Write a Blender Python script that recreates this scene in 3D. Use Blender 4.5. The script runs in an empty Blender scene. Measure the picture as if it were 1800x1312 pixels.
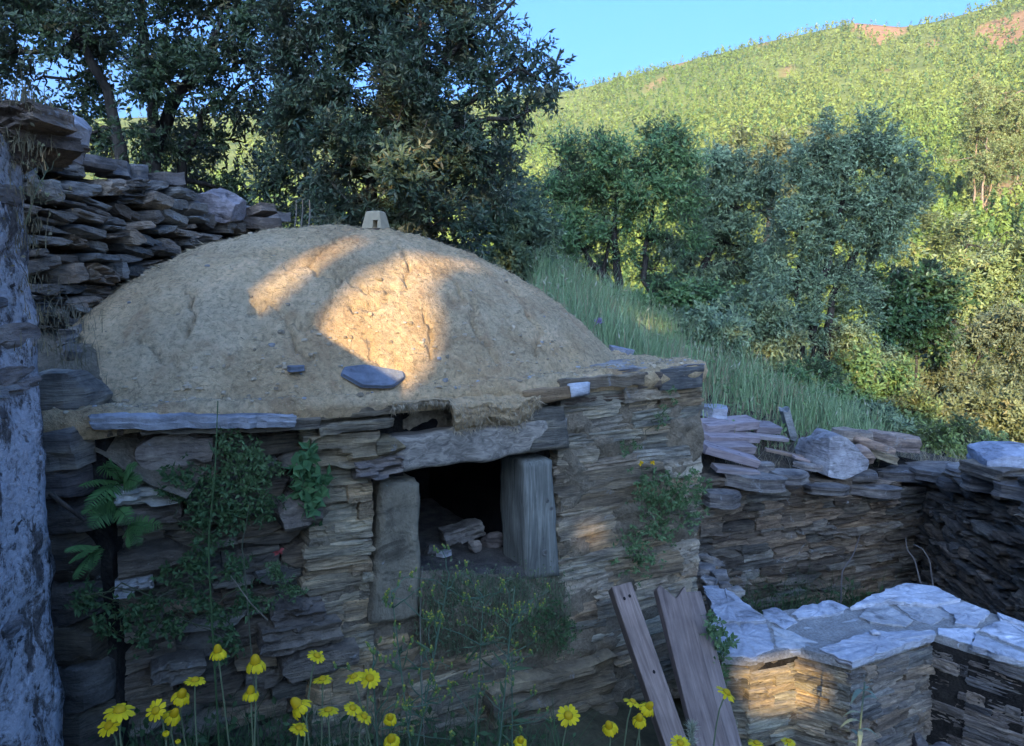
import bpy, bmesh, math, random
import numpy as np
from mathutils import Vector, Matrix, noise as mnoise
from mathutils.geometry import tessellate_polygon

sc = bpy.context.scene
# ------------------------------------------------------------------ camera, sky, sun, exposure
HC, PITCH, FPX = 2.05, math.radians(5.5), 1300.0
cam_data = bpy.data.cameras.new('camera'); cam = bpy.data.objects.new('camera', cam_data)
sc.collection.objects.link(cam); sc.camera = cam
cam.location = (0, 0, HC); cam.rotation_euler = (math.radians(90) - PITCH, 0, 0)
cam_data.sensor_width = 36; cam_data.lens = 36 * FPX / 1800
cam_data.clip_start = 0.05; cam_data.clip_end = 4000

SUN_EL, SUN_AZ = math.radians(16), math.radians(-12)      # azimuth of travel measured from +Y towards +X is -SUN_AZ
LDIR = Vector((math.sin(-SUN_AZ) * math.cos(SUN_EL), math.cos(SUN_AZ) * math.cos(SUN_EL), -math.sin(SUN_EL)))
world = bpy.data.worlds.new('World'); sc.world = world; world.use_nodes = True
wnt = world.node_tree; wnt.nodes.clear()
wo = wnt.nodes.new('ShaderNodeOutputWorld'); wb = wnt.nodes.new('ShaderNodeBackground')
ws = wnt.nodes.new('ShaderNodeTexSky'); ws.sky_type = 'NISHITA'; ws.sun_disc = False
ws.sun_elevation = SUN_EL
ws.sun_rotation = math.atan2(-LDIR.x, -LDIR.y)             # compass direction of the sun as the sky node counts it
ws.altitude = 300; ws.air_density = 1.0; ws.dust_density = 10.0; ws.ozone_density = 10.0
wnt.links.new(ws.outputs[0], wb.inputs[0]); wb.inputs[1].default_value = 0.15
wnt.links.new(wb.outputs[0], wo.inputs[0])
sun_d = bpy.data.lights.new('sun', 'SUN'); sun_d.energy = 2.0; sun_d.angle = math.radians(0.55)
sun_d.color = (1.0, 0.73, 0.34)
sun = bpy.data.objects.new('sun', sun_d); sc.collection.objects.link(sun)
sun.rotation_euler = LDIR.to_track_quat('-Z', 'Y').to_euler(); sun.location = (-20, -40, 30)
sc.view_settings.view_transform = 'Standard'; sc.view_settings.look = 'None'
sc.view_settings.gamma = 1; sc.view_settings.exposure = 2.4; sc.view_settings.use_curve_mapping = False
sc.cycles.use_denoising = True
sc.cycles.max_bounces = 6; sc.cycles.diffuse_bounces = 3; sc.cycles.transmission_bounces = 4

# ------------------------------------------------------------------ pixel <-> place helpers (photo pixels, 1800 x 1312)
FWD = Vector((0, math.cos(PITCH), -math.sin(PITCH))); UPV = Vector((0, math.sin(PITCH), math.cos(PITCH)))
def ray(px, py): return FWD + Vector(((px - 900) / FPX, 0, 0)) + UPV * (-(py - 656) / FPX)
CAM = Vector((0, 0, HC))
def pt(px, py, Y): d = ray(px, py); return CAM + d * (Y / d.y)
def pz(px, py, z): d = ray(px, py); return CAM + d * ((z - HC) / d.z)
def on_plane(px, py, P, n):
    d = ray(px, py); return CAM + d * ((P - CAM).dot(n) / d.dot(n))
UP = Vector((0, 0, 1))

# ------------------------------------------------------------------ mesh helpers
COL = sc.collection
def mesh_np(name, V, faces, mat=None, smooth=False, vcol=None):
    """V (n,3); faces a list of (m,k) index arrays"""
    me = bpy.data.meshes.new(name); V = np.asarray(V, dtype=np.float32).reshape(-1, 3)
    me.vertices.add(len(V)); me.vertices.foreach_set('co', V.ravel())
    faces = [np.asarray(f, dtype=np.int32) for f in faces if len(f)]
    nl = sum(f.size for f in faces); npoly = sum(len(f) for f in faces)
    me.loops.add(nl); me.loops.foreach_set('vertex_index', np.concatenate([f.ravel() for f in faces]))
    me.polygons.add(npoly)
    tot = np.concatenate([np.full(len(f), f.shape[1], dtype=np.int32) for f in faces])
    st = np.concatenate(([0], np.cumsum(tot)[:-1])).astype(np.int32)
    me.polygons.foreach_set('loop_start', st); me.polygons.foreach_set('loop_total', tot)
    me.polygons.foreach_set('use_smooth', np.full(npoly, bool(smooth)))
    if vcol is not None:
        at = me.color_attributes.new('tint', 'FLOAT_COLOR', 'POINT')
        c = np.ones((len(V), 4), dtype=np.float32); c[:, :3] = vcol; at.data.foreach_set('color', c.ravel())
    me.update(calc_edges=True); me.validate()
    if mat is not None: me.materials.append(mat)
    return me
def link(o): COL.objects.link(o); return o
def obj(name, me, parent=None, M=None, color=None):
    o = bpy.data.objects.new(name, me); COL.objects.link(o)
    if M is not None: o.matrix_world = M
    if parent is not None:
        o.parent = parent; o.matrix_parent_inverse = Matrix.Translation(-Vector(parent.location))
    if color is not None: o.color = (color[0], color[1], color[2], 1)
    return o
def tag(o, label=None, cat=None, group=None, kind=None):
    if label: o['label'] = label
    if cat: o['category'] = cat
    if group: o['group'] = group
    if kind: o['kind'] = kind
    return o
def thing(name, loc, label, cat, group=None, kind=None):
    o = bpy.data.objects.new(name, None); COL.objects.link(o); o.location = loc; o.empty_display_size = 0.1
    return tag(o, label, cat, group, kind)

class MB:
    def __init__(s): s.V = []; s.F = {3: [], 4: []}; s.C = []; s.n = 0
    def add(s, V, faces, col=None):
        V = np.asarray(V, dtype=np.float32).reshape(-1, 3); s.V.append(V)
        for f in faces:
            f = np.asarray(f, dtype=np.int32)
            if len(f): s.F.setdefault(f.shape[1], []).append(f + s.n)
        if col is None: col = (1, 1, 1)
        s.C.append(np.broadcast_to(np.asarray(col, dtype=np.float32), (len(V), 3)))
        s.n += len(V)
    def tube(s, pts, radii, sides=6, col=None, cap=True):
        P = np.array([tuple(p) for p in pts], dtype=float); n = len(P)
        if np.isscalar(radii): radii = [radii] * n
        T = np.gradient(P, axis=0); T /= np.linalg.norm(T, axis=1)[:, None] + 1e-9
        ref = np.array([0.0, 0, 1]) if abs(T[0][2]) < 0.9 else np.array([1.0, 0, 0])
        V = []
        for i in range(n):
            a = np.cross(T[i], ref); a /= np.linalg.norm(a) + 1e-9; b = np.cross(T[i], a)
            ang = np.arange(sides) / sides * 2 * math.pi
            V.append(P[i] + radii[i] * (np.cos(ang)[:, None] * a + np.sin(ang)[:, None] * b))
        F = []
        for i in range(n - 1):
            for k in range(sides):
                F.append((i * sides + k, i * sides + (k + 1) % sides, (i + 1) * sides + (k + 1) % sides, (i + 1) * sides + k))
        s.add(np.concatenate(V), [F], col)
    def build(s, name, mat, parent=None, smooth=False, color=None, tint=False):
        V = np.concatenate(s.V); fs = [np.concatenate(v) for v in s.F.values() if len(v)]
        me = mesh_np(name, V, fs, mat, smooth, np.concatenate(s.C) if tint else None)
        return obj(name, me, parent, None, color)

def vnoise(P, seed=0):
    """value noise in [-1,1] for (n,3) points"""
    P = np.asarray(P, dtype=np.float64); i = np.floor(P).astype(np.int64); f = P - i; f = f * f * (3 - 2 * f)
    def h(a, b, c):
        n = (a * 374761393 + b * 668265263 + c * 2147483647 + seed * 1274126177) & 0xffffffff
        n = ((n ^ (n >> 13)) * 1274126177) & 0xffffffff; n = n ^ (n >> 16)
        return (n & 0xffff) / 32767.5 - 1
    x, y, z = i.T; fx, fy, fz = f.T
    def lx(b, c): return h(x, b, c) * (1 - fx) + h(x + 1, b, c) * fx
    def ly(c): return lx(y, c) * (1 - fy) + lx(y + 1, c) * fy
    return ly(z) * (1 - fz) + ly(z + 1) * fz
def fbm(P, octv=4, seed=0, gain=0.5):
    P = np.asarray(P, dtype=np.float64); r = 0; a = 1.0; t = 0
    for k in range(octv): r = r + a * vnoise(P * (2 ** k) + k * 17.3, seed + k); t += a; a *= gain
    return r / t

# ------------------------------------------------------------------ materials
class NT:
    def __init__(s, name):
        s.m = bpy.data.materials.new(name); s.m.use_nodes = True; s.t = s.m.node_tree; s.t.nodes.clear()
        s.out = s.t.nodes.new('ShaderNodeOutputMaterial')
    def n(s, ty, **kw):
        nd = s.t.nodes.new('ShaderNode' + ty)
        for k, v in kw.items(): setattr(nd, k, v)
        return nd
    def put(s, sock, v):
        if hasattr(v, 'is_linked') or isinstance(v, bpy.types.NodeSocket): s.t.links.new(v, sock)
        elif v is not None:
            if isinstance(v, (tuple, list)) and len(v) == 3 and sock.type == 'RGBA': v = (*v, 1)
            sock.default_value = v
    def pos(s): return s.n('NewGeometry').outputs['Position']
    def objco(s): return s.n('TexCoord').outputs['Object']
    def rnd(s): return s.n('ObjectInfo').outputs['Random']
    def ocol(s): return s.n('ObjectInfo').outputs['Color']
    def attr(s, name='tint'): return s.n('Attribute', attribute_name=name).outputs['Color']
    def mapv(s, v, scale=(1, 1, 1), loc=None, rot=None):
        m = s.n('Mapping'); s.put(m.inputs['Vector'], v); s.put(m.inputs['Scale'], scale)
        if loc is not None: s.put(m.inputs['Location'], loc)
        if rot is not None: s.put(m.inputs['Rotation'], rot)
        return m.outputs[0]
    def noise(s, v, scale, detail=4, rough=0.55, dist=0.0):
        n = s.n('TexNoise'); s.put(n.inputs['Vector'], v); s.put(n.inputs['Scale'], scale); s.put(n.inputs['Detail'], detail)
        s.put(n.inputs['Roughness'], rough); s.put(n.inputs['Distortion'], dist); return n.outputs['Fac']
    def vor(s, v, scale, feature='F1', out='Distance'):
        n = s.n('TexVoronoi', feature=feature); s.put(n.inputs['Vector'], v); s.put(n.inputs['Scale'], scale); return n.outputs[out]
    def ramp(s, f, stops):
        r = s.n('ValToRGB'); s.put(r.inputs[0], f); e = r.color_ramp.elements
        while len(e) < len(stops): e.new(0.5)
        for i, (p, c) in enumerate(stops):
            e[i].position = p
            if not isinstance(c, (tuple, list)): c = (c, c, c)
            e[i].color = (*c, 1)
        return r.outputs[0]
    def mix(s, f, a, b, mode='MIX'):
        m = s.n('Mix', data_type='RGBA', blend_type=mode); s.put(m.inputs[0], f); s.put(m.inputs[6], a); s.put(m.inputs[7], b); return m.outputs[2]
    def math(s, op, a, b=None):
        m = s.n('Math', operation=op); s.put(m.inputs[0], a)
        if b is not None: s.put(m.inputs[1], b)
        return m.outputs[0]
    def vadd(s, a, b):
        m = s.n('VectorMath', operation='ADD'); s.put(m.inputs[0], a); s.put(m.inputs[1], b); return m.outputs[0]
    def bump(s, h, strength=0.5, dist=0.01, nrm=None):
        b = s.n('Bump'); s.put(b.inputs['Height'], h); s.put(b.inputs['Strength'], strength); s.put(b.inputs['Distance'], dist)
        if nrm is not None: s.put(b.inputs['Normal'], nrm)
        return b.outputs[0]
    def done(s, col, rough=0.85, nrm=None, spec=0.25, trans=0.0, tcol=None):
        p = s.n('BsdfPrincipled'); s.put(p.inputs['Base Color'], col); s.put(p.inputs['Roughness'], rough)
        s.put(p.inputs['Specular IOR Level'], spec)
        if nrm is not None: s.put(p.inputs['Normal'], nrm)
        o = p.outputs[0]
        if trans > 0:
            t = s.n('BsdfTranslucent'); s.put(t.inputs['Color'], tcol if tcol is not None else col)
            mx = s.n('MixShader'); s.put(mx.inputs[0], trans); s.t.links.new(o, mx.inputs[1]); s.t.links.new(t.outputs[0], mx.inputs[2]); o = mx.outputs[0]
        s.t.links.new(o, s.out.inputs[0]); return s.m

def mat_schist(name, dark, mid, pale, lichen=(0.42, 0.43, 0.42), lich=0.62, layer=7.0, bmp=0.9):
    t = NT(name); r = t.rnd(); off = t.n('CombineXYZ'); t.put(off.inputs[0], t.math('MULTIPLY', r, 37.0)); t.put(off.inputs[2], t.math('MULTIPLY', r, 91.0))
    p = t.vadd(t.pos(), off.outputs[0]); pl = t.mapv(p, (1, 1, layer))
    a = t.noise(pl, 3.2, 7, 0.62, 0.4); c = t.ramp(a, [(0.30, dark), (0.5, mid), (0.72, pale)])
    b = t.noise(p, 26, 5, 0.65); c = t.mix(0.55, c, t.ramp(b, [(0.3, 0.35), (0.7, 1.0)]), 'MULTIPLY')
    ly = t.noise(t.mapv(p, (1.6, 1.6, layer * 7)), 3.0, 6, 0.7, 0.8); c = t.mix(0.75, c, t.ramp(ly, [(0.34, 0.30), (0.46, 0.95), (0.7, 1.25)]), 'MULTIPLY')
    c = t.mix(1.0, c, t.ocol(), 'MULTIPLY')
    l = t.noise(p, 9, 6, 0.7, 0.6); l2 = t.math('MULTIPLY', t.ramp(l, [(lich, 0), (lich + 0.07, 1)]), t.ramp(t.noise(p, 60, 3), [(0.4, 0), (0.55, 1)]))
    c = t.mix(t.math('MULTIPLY', l2, 0.75), c, lichen)
    fine = t.noise(t.mapv(p, (1, 1, layer * 1.6)), 22, 7, 0.7); h = t.math('ADD', t.math('ADD', t.math('MULTIPLY', a, 1.2), t.math('MULTIPLY', fine, 0.8)), t.math('ADD', t.math('MULTIPLY', ly, 0.8), t.math('MULTIPLY', b, 0.45)))
    return t.done(c, 0.85, t.bump(h, bmp, 0.035), 0.2)

M_SCHIST = mat_schist('schist', (0.09, 0.087, 0.085), (0.23, 0.215, 0.19), (0.42, 0.375, 0.30))
M_DRY = mat_schist('dry_wall_schist', (0.09, 0.086, 0.08), (0.22, 0.20, 0.18), (0.37, 0.335, 0.285), lich=0.62, layer=1.6)
M_DARKST = mat_schist('dark_schist', (0.048, 0.045, 0.044), (0.135, 0.122, 0.108), (0.26, 0.235, 0.20), lich=0.60, layer=6.0)
M_SLATE = mat_schist('pale_slate', (0.36, 0.37, 0.39), (0.56, 0.57, 0.59), (0.68, 0.68, 0.68), lichen=(0.6, 0.6, 0.6), lich=0.72, layer=1.0, bmp=0.5)
M_QUARTZ = mat_schist('quartz', (0.20, 0.19, 0.18), (0.42, 0.41, 0.40), (0.66, 0.65, 0.63), lich=0.66, layer=1.2)

def mat_clay():
    t = NT('straw_clay'); p = t.pos()
    a = t.noise(p, 2.6, 7, 0.65, 0.4); c = t.ramp(a, [(0.3, (0.46, 0.305, 0.16)), (0.5, (0.65, 0.455, 0.25)), (0.72, (0.79, 0.58, 0.35))])
    g = t.noise(p, 1.1, 5, 0.6, 0.8); c = t.mix(t.ramp(g, [(0.42, 0), (0.62, 0.7)]), c, t.ramp(a, [(0.3, (0.43, 0.325, 0.19)), (0.7, (0.66, 0.525, 0.335))]))
    b = t.noise(p, 38, 6, 0.72, 0.5); c = t.mix(0.85, c, t.ramp(b, [(0.30, 0.42), (0.5, 1.02), (0.72, 1.38)]), 'MULTIPLY')
    st = t.noise(t.mapv(p, (14, 95, 60), rot=(0.5, 0.3, 0.6)), 1.0, 3, 0.6, 2.5); c = t.mix(t.ramp(st, [(0.60, 0), (0.68, 0.75)]), c, (0.74, 0.60, 0.37))
    s2 = t.noise(t.mapv(p, (80, 16, 70), rot=(0.2, 0.9, 1.9)), 1.0, 3, 0.6, 2.5); c = t.mix(t.ramp(s2, [(0.60, 0), (0.68, 0.7)]), c, (0.66, 0.52, 0.31))
    dk = t.noise(p, 15, 5, 0.65, 1.2); c = t.mix(t.ramp(dk, [(0.65, 0), (0.73, 0.6)]), c, (0.16, 0.11, 0.07))
    rd = t.noise(p, 4.0, 5, 0.65, 1.0); c = t.mix(t.ramp(rd, [(0.54, 0), (0.68, 0.5)]), c, (0.42, 0.245, 0.13))
    h = t.math('ADD', t.math('MULTIPLY', b, 1.0), t.math('ADD', t.math('MULTIPLY', st, 0.5), t.math('ADD', t.math('MULTIPLY', s2, 0.5), t.math('MULTIPLY', dk, -0.6))))
    return t.done(c, 0.95, t.bump(h, 1.0, 0.022), 0.1)
M_CLAY = mat_clay()
def mat_earth(name, a, b, sc_=6):
    t = NT(name); p = t.pos(); n = t.noise(p, sc_, 7, 0.65, 0.5); f = t.noise(p, sc_ * 9, 5, 0.7)
    c = t.ramp(n, [(0.32, a), (0.68, b)]); c = t.mix(0.7, c, t.ramp(f, [(0.3, 0.4), (0.7, 1.15)]), 'MULTIPLY')
    return t.done(c, 0.95, t.bump(t.math('ADD', n, f), 0.9, 0.03), 0.1)
M_EARTH = mat_earth('packed_earth', (0.05, 0.042, 0.034), (0.17, 0.14, 0.105))
M_GROUND = mat_earth('ground_soil', (0.055, 0.05, 0.03), (0.16, 0.14, 0.075), 2.0)
M_MORTAR = mat_earth('clay_mortar', (0.16, 0.13, 0.09), (0.40, 0.325, 0.225), 7)
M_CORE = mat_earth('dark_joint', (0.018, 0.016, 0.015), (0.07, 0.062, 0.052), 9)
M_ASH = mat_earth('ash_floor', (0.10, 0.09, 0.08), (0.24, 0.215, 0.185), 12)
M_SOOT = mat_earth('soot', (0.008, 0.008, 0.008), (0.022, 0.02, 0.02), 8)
def mat_oldwall():
    t = NT('limewashed_rough_wall'); p = t.pos(); v = t.mapv(p, (1, 1, 0.5))
    a = t.noise(v, 11, 9, 0.75, 0.5); b = t.noise(p, 42, 6, 0.75, 0.3); d = t.noise(p, 4.0, 5, 0.65)
    base = t.ramp(b, [(0.32, (0.06, 0.055, 0.055)), (0.5, (0.20, 0.185, 0.17)), (0.7, (0.38, 0.35, 0.31))])
    m = t.math('ADD', t.math('MULTIPLY', a, 0.7), t.math('ADD', t.math('MULTIPLY', d, 0.25), t.math('MULTIPLY', b, 0.15)))
    c = t.mix(t.ramp(m, [(0.50, 0), (0.56, 0.95)]), base, t.ramp(b, [(0.3, (0.45, 0.46, 0.49)), (0.55, (0.80, 0.82, 0.86))]))
    c = t.mix(t.ramp(t.noise(p, 7, 6, 0.75, 1.0), [(0.58, 0), (0.66, 0.85)]), c, (0.16, 0.115, 0.075))
    pit = t.noise(p, 23, 4, 0.6, 0.6); c = t.mix(t.ramp(pit, [(0.62, 0), (0.68, 0.9)]), c, (0.03, 0.028, 0.028))
    return t.done(c, 0.92, t.bump(t.math('ADD', t.math('ADD', m, b), t.math('MULTIPLY', pit, -1.0)), 1.0, 0.045), 0.1)
M_OLDWALL = mat_oldwall()
def mat_wood(name, a, b, c_, ax=(40, 3, 40)):
    t = NT(name); p = t.objco(); g = t.noise(t.mapv(p, ax), 1.0, 5, 0.6, 1.2); k = t.noise(p, 5, 4, 0.6)
    c = t.ramp(g, [(0.28, a), (0.5, b), (0.75, c_)]); c = t.mix(0.6, c, t.ramp(k, [(0.3, 0.5), (0.7, 1.1)]), 'MULTIPLY')
    kn = t.vor(t.mapv(p, (9, 2.2, 9)), 1.0); c = t.mix(t.ramp(kn, [(0.04, 0.8), (0.12, 0)]), c, (0.04, 0.03, 0.03))
    c = t.mix(1.0, c, t.ocol(), 'MULTIPLY')
    return t.done(c, 0.75, t.bump(g, 0.5, 0.006), 0.3)
M_PLANK = mat_wood('weathered_plank', (0.14, 0.12, 0.115), (0.26, 0.23, 0.22), (0.38, 0.345, 0.325))
M_TIMBER = mat_schist('weathered_post_stone', (0.10, 0.095, 0.085), (0.20, 0.19, 0.165), (0.33, 0.31, 0.26), layer=0.35, bmp=0.8)
M_LOG = mat_wood('old_timber', (0.06, 0.057, 0.052), (0.13, 0.125, 0.112), (0.22, 0.21, 0.19), (45, 45, 3.0))
M_BED = mat_earth('pale_bedding', (0.36, 0.34, 0.31), (0.60, 0.575, 0.53), 9)
M_LINTEL = mat_wood('old_lintel_timber', (0.07, 0.065, 0.06), (0.18, 0.165, 0.145), (0.33, 0.30, 0.255), (5, 45, 45))

def mat_leaf(name, trans=0.3, rough=0.5, spec=0.35, back=None, dark=1.0):
    t = NT(name); c = t.attr()
    if back is not None:
        bf = t.n('NewGeometry').outputs['Backfacing']; c2 = t.mix(bf, c, t.mix(0.6, c, back))
        c = c2
    return t.done(c, rough, None, spec, trans, c)
M_LEAF = mat_leaf('broad_leaf', 0.28, 0.42, 0.4, (0.14, 0.16, 0.12))
M_OLIVE = mat_leaf('grey_leaf', 0.25, 0.5, 0.35, (0.18, 0.235, 0.17))
M_GRASS = mat_leaf('grass_blade', 0.35, 0.6, 0.2)
M_PINE = mat_leaf('pine_needles', 0.2, 0.7, 0.15)
M_PETAL = mat_leaf('yellow_petal', 0.3, 0.55, 0.2)
def mat_bark():
    t = NT('bark'); p = t.pos(); a = t.noise(t.mapv(p, (12, 12, 2.5)), 1.0, 6, 0.7, 0.6)
    return t.done(t.mix(1.0, t.ramp(a, [(0.3, (0.012, 0.011, 0.010)), (0.7, (0.075, 0.066, 0.056))]), t.ocol(), 'MULTIPLY'), 0.9, t.bump(a, 0.9, 0.03), 0.15)
M_BARK = mat_bark()
def mat_plain(name, c, rough=0.8):
    t = NT(name); n = t.noise(t.pos(), 30, 4, 0.6); return t.done(t.mix(0.35, c, t.ramp(n, [(0.3, 0.5), (0.7, 1.1)]), 'MULTIPLY'), rough, t.bump(n, 0.3, 0.004))
M_CREAM = mat_plain('cream_concrete', (0.40, 0.32, 0.20))
M_HOLE = mat_plain('nail_hole', (0.012, 0.01, 0.01))
def mat_hill():
    t = NT('hill_ground'); p = t.pos(); n = t.noise(p, 0.05, 6, 0.65); f = t.noise(p, 0.4, 5, 0.7)
    c = t.ramp(n, [(0.35, (0.13, 0.165, 0.045)), (0.65, (0.21, 0.235, 0.07))]); c = t.mix(0.6, c, t.ramp(f, [(0.3, 0.5), (0.7, 1.2)]), 'MULTIPLY')
    a = t.n('Attribute', attribute_name='tint'); s = t.n('SeparateColor'); t.put(s.inputs[0], a.outputs['Color'])
    c = t.mix(s.outputs[0], c, t.ramp(f, [(0.35, (0.24, 0.12, 0.06)), (0.65, (0.40, 0.23, 0.12))]))
    return t.done(c, 0.95, None, 0.05)
M_HILL = mat_hill()

# ------------------------------------------------------------------ the oven's frame of reference
FA = pt(155, 735, 2.75); FB = pt(1240, 645, 4.10)
FA = Vector((FA.x, FA.y, 0)); FB = Vector((FB.x, FB.y, 0))
FW = (FB - FA).length; FX = (FB - FA).normalized(); FIN = Vector((-FX.y, FX.x, 0))       # FIN points into the oven
def fs(px, py, out=0.0):
    """photo pixel -> (s, z) on the oven front, `out` metres in front of it"""
    P = on_plane(px, py, FA - FIN * out, FIN); return (P - FA).dot(FX), P.z
def fw(s, z, inn=0.0): return FA + FX * s + FIN * inn + UP * z
LEDGE = 1.63
rng = np.random.RandomState(7)

# ------------------------------------------------------------------ terrain
BW1 = pt(1228, 900, 5.15); BW2 = pt(1622, 900, 6.0); RW3 = pt(1850, 900, 4.2)
BW1.z = BW2.z = RW3.z = 0
_bd = (BW2 - BW1).normalized(); _bn = Vector((-_bd.y, _bd.x, 0))
_ob = [FA + FIN * 2.3 + FX * .1, FB + FIN * 2.3 - FX * .1]
ROOM = [(-3.2, 3.0), (FA.x - .1, FA.y + .3), (_ob[0].x, _ob[0].y), (_ob[1].x, _ob[1].y), tuple((BW1 + _bn * .9 - _bd * .55).xy), tuple((BW2 + _bn * .9 + _bd * .1).xy), (BW2.x + .3, BW2.y + .2), (RW3.x + .25, RW3.y), (3.6, 1.5), (3.2, -3), (-3.2, -3)]
def in_poly(x, y, poly):
    r = np.zeros(x.shape, bool); n = len(poly)
    for i in range(n):
        (x1, y1), (x2, y2) = poly[i], poly[(i + 1) % n]
        c = ((y1 > y) != (y2 > y)) & (x < (x2 - x1) * (y - y1) / ((y2 - y1) if y2 != y1 else 1e-9) + x1); r ^= c
    return r
def terrain_up(x, y):
    a = np.interp(y, [3, 6.3, 11, 14, 30, 60], [1.7, 2.0, 2.58, 2.6, -1.5, -6.0]); b = np.interp(y, [5, 6.3, 11, 14, 30], [.42, .45, .40, .34, .1])
    z = a - b * np.clip(x, -1.0, 30)
    z = np.where((x < -1.2) & (y < 5.9), 1.35, z)
    return np.maximum(z, np.interp(y, [8, 20, 60], [-1.2, -3.0, -9]))
def terrain(x, y):
    x = np.asarray(x, float); y = np.asarray(y, float)
    low = np.interp(x, [-1.5, 0.4, 1.3], [0.05, -0.05, -0.38])
    bank = np.interp(y - 0.25 * np.clip(x, -2, 2), [1.2, 2.3], [0.5, 0.0])
    fl = low + np.clip(bank, 0, 1) * (0.5 - low) / 0.5 * np.interp(x, [0.9, 1.9], [1, 0.25])
    z = np.where(in_poly(x, y, ROOM), fl, terrain_up(x, y))
    z = z + 0.035 * fbm(np.stack([x * 1.7, y * 1.7, x * 0], -1).reshape(-1, 3), 4, 3).reshape(x.shape)
    return z
def axis(lims):
    out = []
    for a, b, st in lims: out.append(np.arange(a, b, st))
    return np.concatenate(out + [[lims[-1][1]]])
gx = axis([(-60, -8, 4), (-8, -3, .5), (-3, 5, .1), (5, 12, .35), (12, 60, 3)])
gy = axis([(-40, -3, 3), (-3, 8, .1), (8, 16, .3), (16, 70, 2.5)])
X, Y = np.meshgrid(gx, gy); Z = terrain(X, Y); nx, ny = len(gx), len(gy)
def grid_faces(nx, ny):
    i = np.arange((nx - 1) * (ny - 1)); r = i // (nx - 1); c = i % (nx - 1); a = r * nx + c
    return np.stack([a, a + 1, a + nx + 1, a + nx], -1)
g = obj('ground', mesh_np('ground', np.stack([X, Y, Z], -1).reshape(-1, 3), [grid_faces(nx, ny)], M_GROUND, True)); tag(g, kind='structure', label='bare earth and grassy slope around the ruins', cat='ground')

# far hillside: height given by a ridge line seen in the distance
RX = [-2600, 0, 400, 700, 900, 1000, 1100, 1200, 1330, 1480, 1560, 1620, 1700, 1760, 1800, 2100, 3600]
RY = [330, 215, 205, 186, 168, 160, 134, 108, 76, 44, 52, 42, 20, -2, -20, -60, 150]
def ridge_el(azpx):                                                       # elevation angle of the ridge for a bearing
    ry = np.interp(azpx, RX, RY); xc = (azpx - 900) / FPX; yc = -(ry - 656) / FPX
    dz = -math.sin(PITCH) + yc * math.cos(PITCH); dy = math.cos(PITCH) + yc * math.sin(PITCH)
    return dz / np.sqrt(dy * dy + xc * xc)                               # tangent
def hill_pt(az, t, rough=True):
    """az bearing as tan, t 0..1 from foot to ridge (and beyond)"""
    d = 55 * (11.0 ** np.clip(t, 0, 1)) * (1 + 0.8 * np.clip(t - 1, 0, 1)); e0 = -0.09; er = ridge_el(900 + az * FPX)
    e = e0 + (er - e0) * np.clip(t, 0, 1) ** 0.92
    nx_ = az / np.sqrt(1 + az * az); ny_ = 1 / np.sqrt(1 + az * az)
    z = HC + d * e - np.clip(t - 1, 0, 1) * 260 - np.clip(-t, 0, 1) * 70
    x, y = nx_ * d, ny_ * d
    if rough: z = z + d * 0.010 * fbm(np.stack([az * 9, t * 6, az * 0], -1).reshape(-1, 3), 3, 9).reshape(az.shape) * (t > 0.05) * np.clip((1 - t) * 6, 0, 1)
    return np.stack([x, y, z], -1)
az = np.linspace(-1.9, 1.9, 260); tt = np.concatenate([[-0.3, -0.1], np.linspace(-0.02, 1, 110), np.linspace(1.1, 2, 8)])
AZ, TT = np.meshgrid(az, tt); HP = hill_pt(AZ, TT)
def bare(az, t):
    px = 900 + az * FPX
    m = ((px > 1478) & (px < 1565) & (t > .955 + .02 * np.sin(px * .09)) & (t < 1.02)).astype(float)
    m = np.maximum(m, ((px > 1650 + (1 - t) * 500) & (t > .86 + (1800 - px) * .0005 + .03 * np.sin(px * .05)) & (t < .955)).astype(float) * 0.9)
    sp = fbm(np.stack([az * 22, t * 16, az * 0], -1).reshape(-1, 3), 3, 31).reshape(np.shape(az))
    m = np.maximum(m, ((sp > .58) & (t > .3)) * 0.6)
    return np.maximum(m, ((px > 1690) & (px < 1790) & (t > .40) & (t < .50)) * .75)
hc = np.repeat(bare(AZ, TT)[..., None], 3, -1)
h = obj('hillside', mesh_np('hillside', HP.reshape(-1, 3), [grid_faces(len(az), len(tt))], M_HILL, True, hc.reshape(-1, 3)))
tag(h, kind='structure', label='sunlit hillside rising to a ridge beyond the valley', cat='hillside')

def leaves_np(P, D, L, W, rs, fold=0.25, Nt=None):
    """rhombic leaves: base P, axis D (unit), length L, width W -> verts (n*4,3) and quads"""
    n = len(P); R = rs.normal(size=(n, 3)) if Nt is None else Nt; S = np.cross(D, R) if Nt is None else np.cross(Nt, D); S /= np.linalg.norm(S, axis=1)[:, None] + 1e-9
    Nn = np.cross(D, S); L = np.broadcast_to(L, n)[:, None]; W = np.broadcast_to(W, n)[:, None]
    mid = P + D * L * 0.45 + Nn * W * fold * rs.uniform(-1, 1, (n, 1))
    V = np.stack([P, mid - S * W * .5, P + D * L, mid + S * W * .5], 1).reshape(-1, 3)
    F = np.arange(n * 4).reshape(-1, 4); return V, F
def unit(v): return v / (np.linalg.norm(v, axis=-1)[..., None] + 1e-9)

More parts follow.
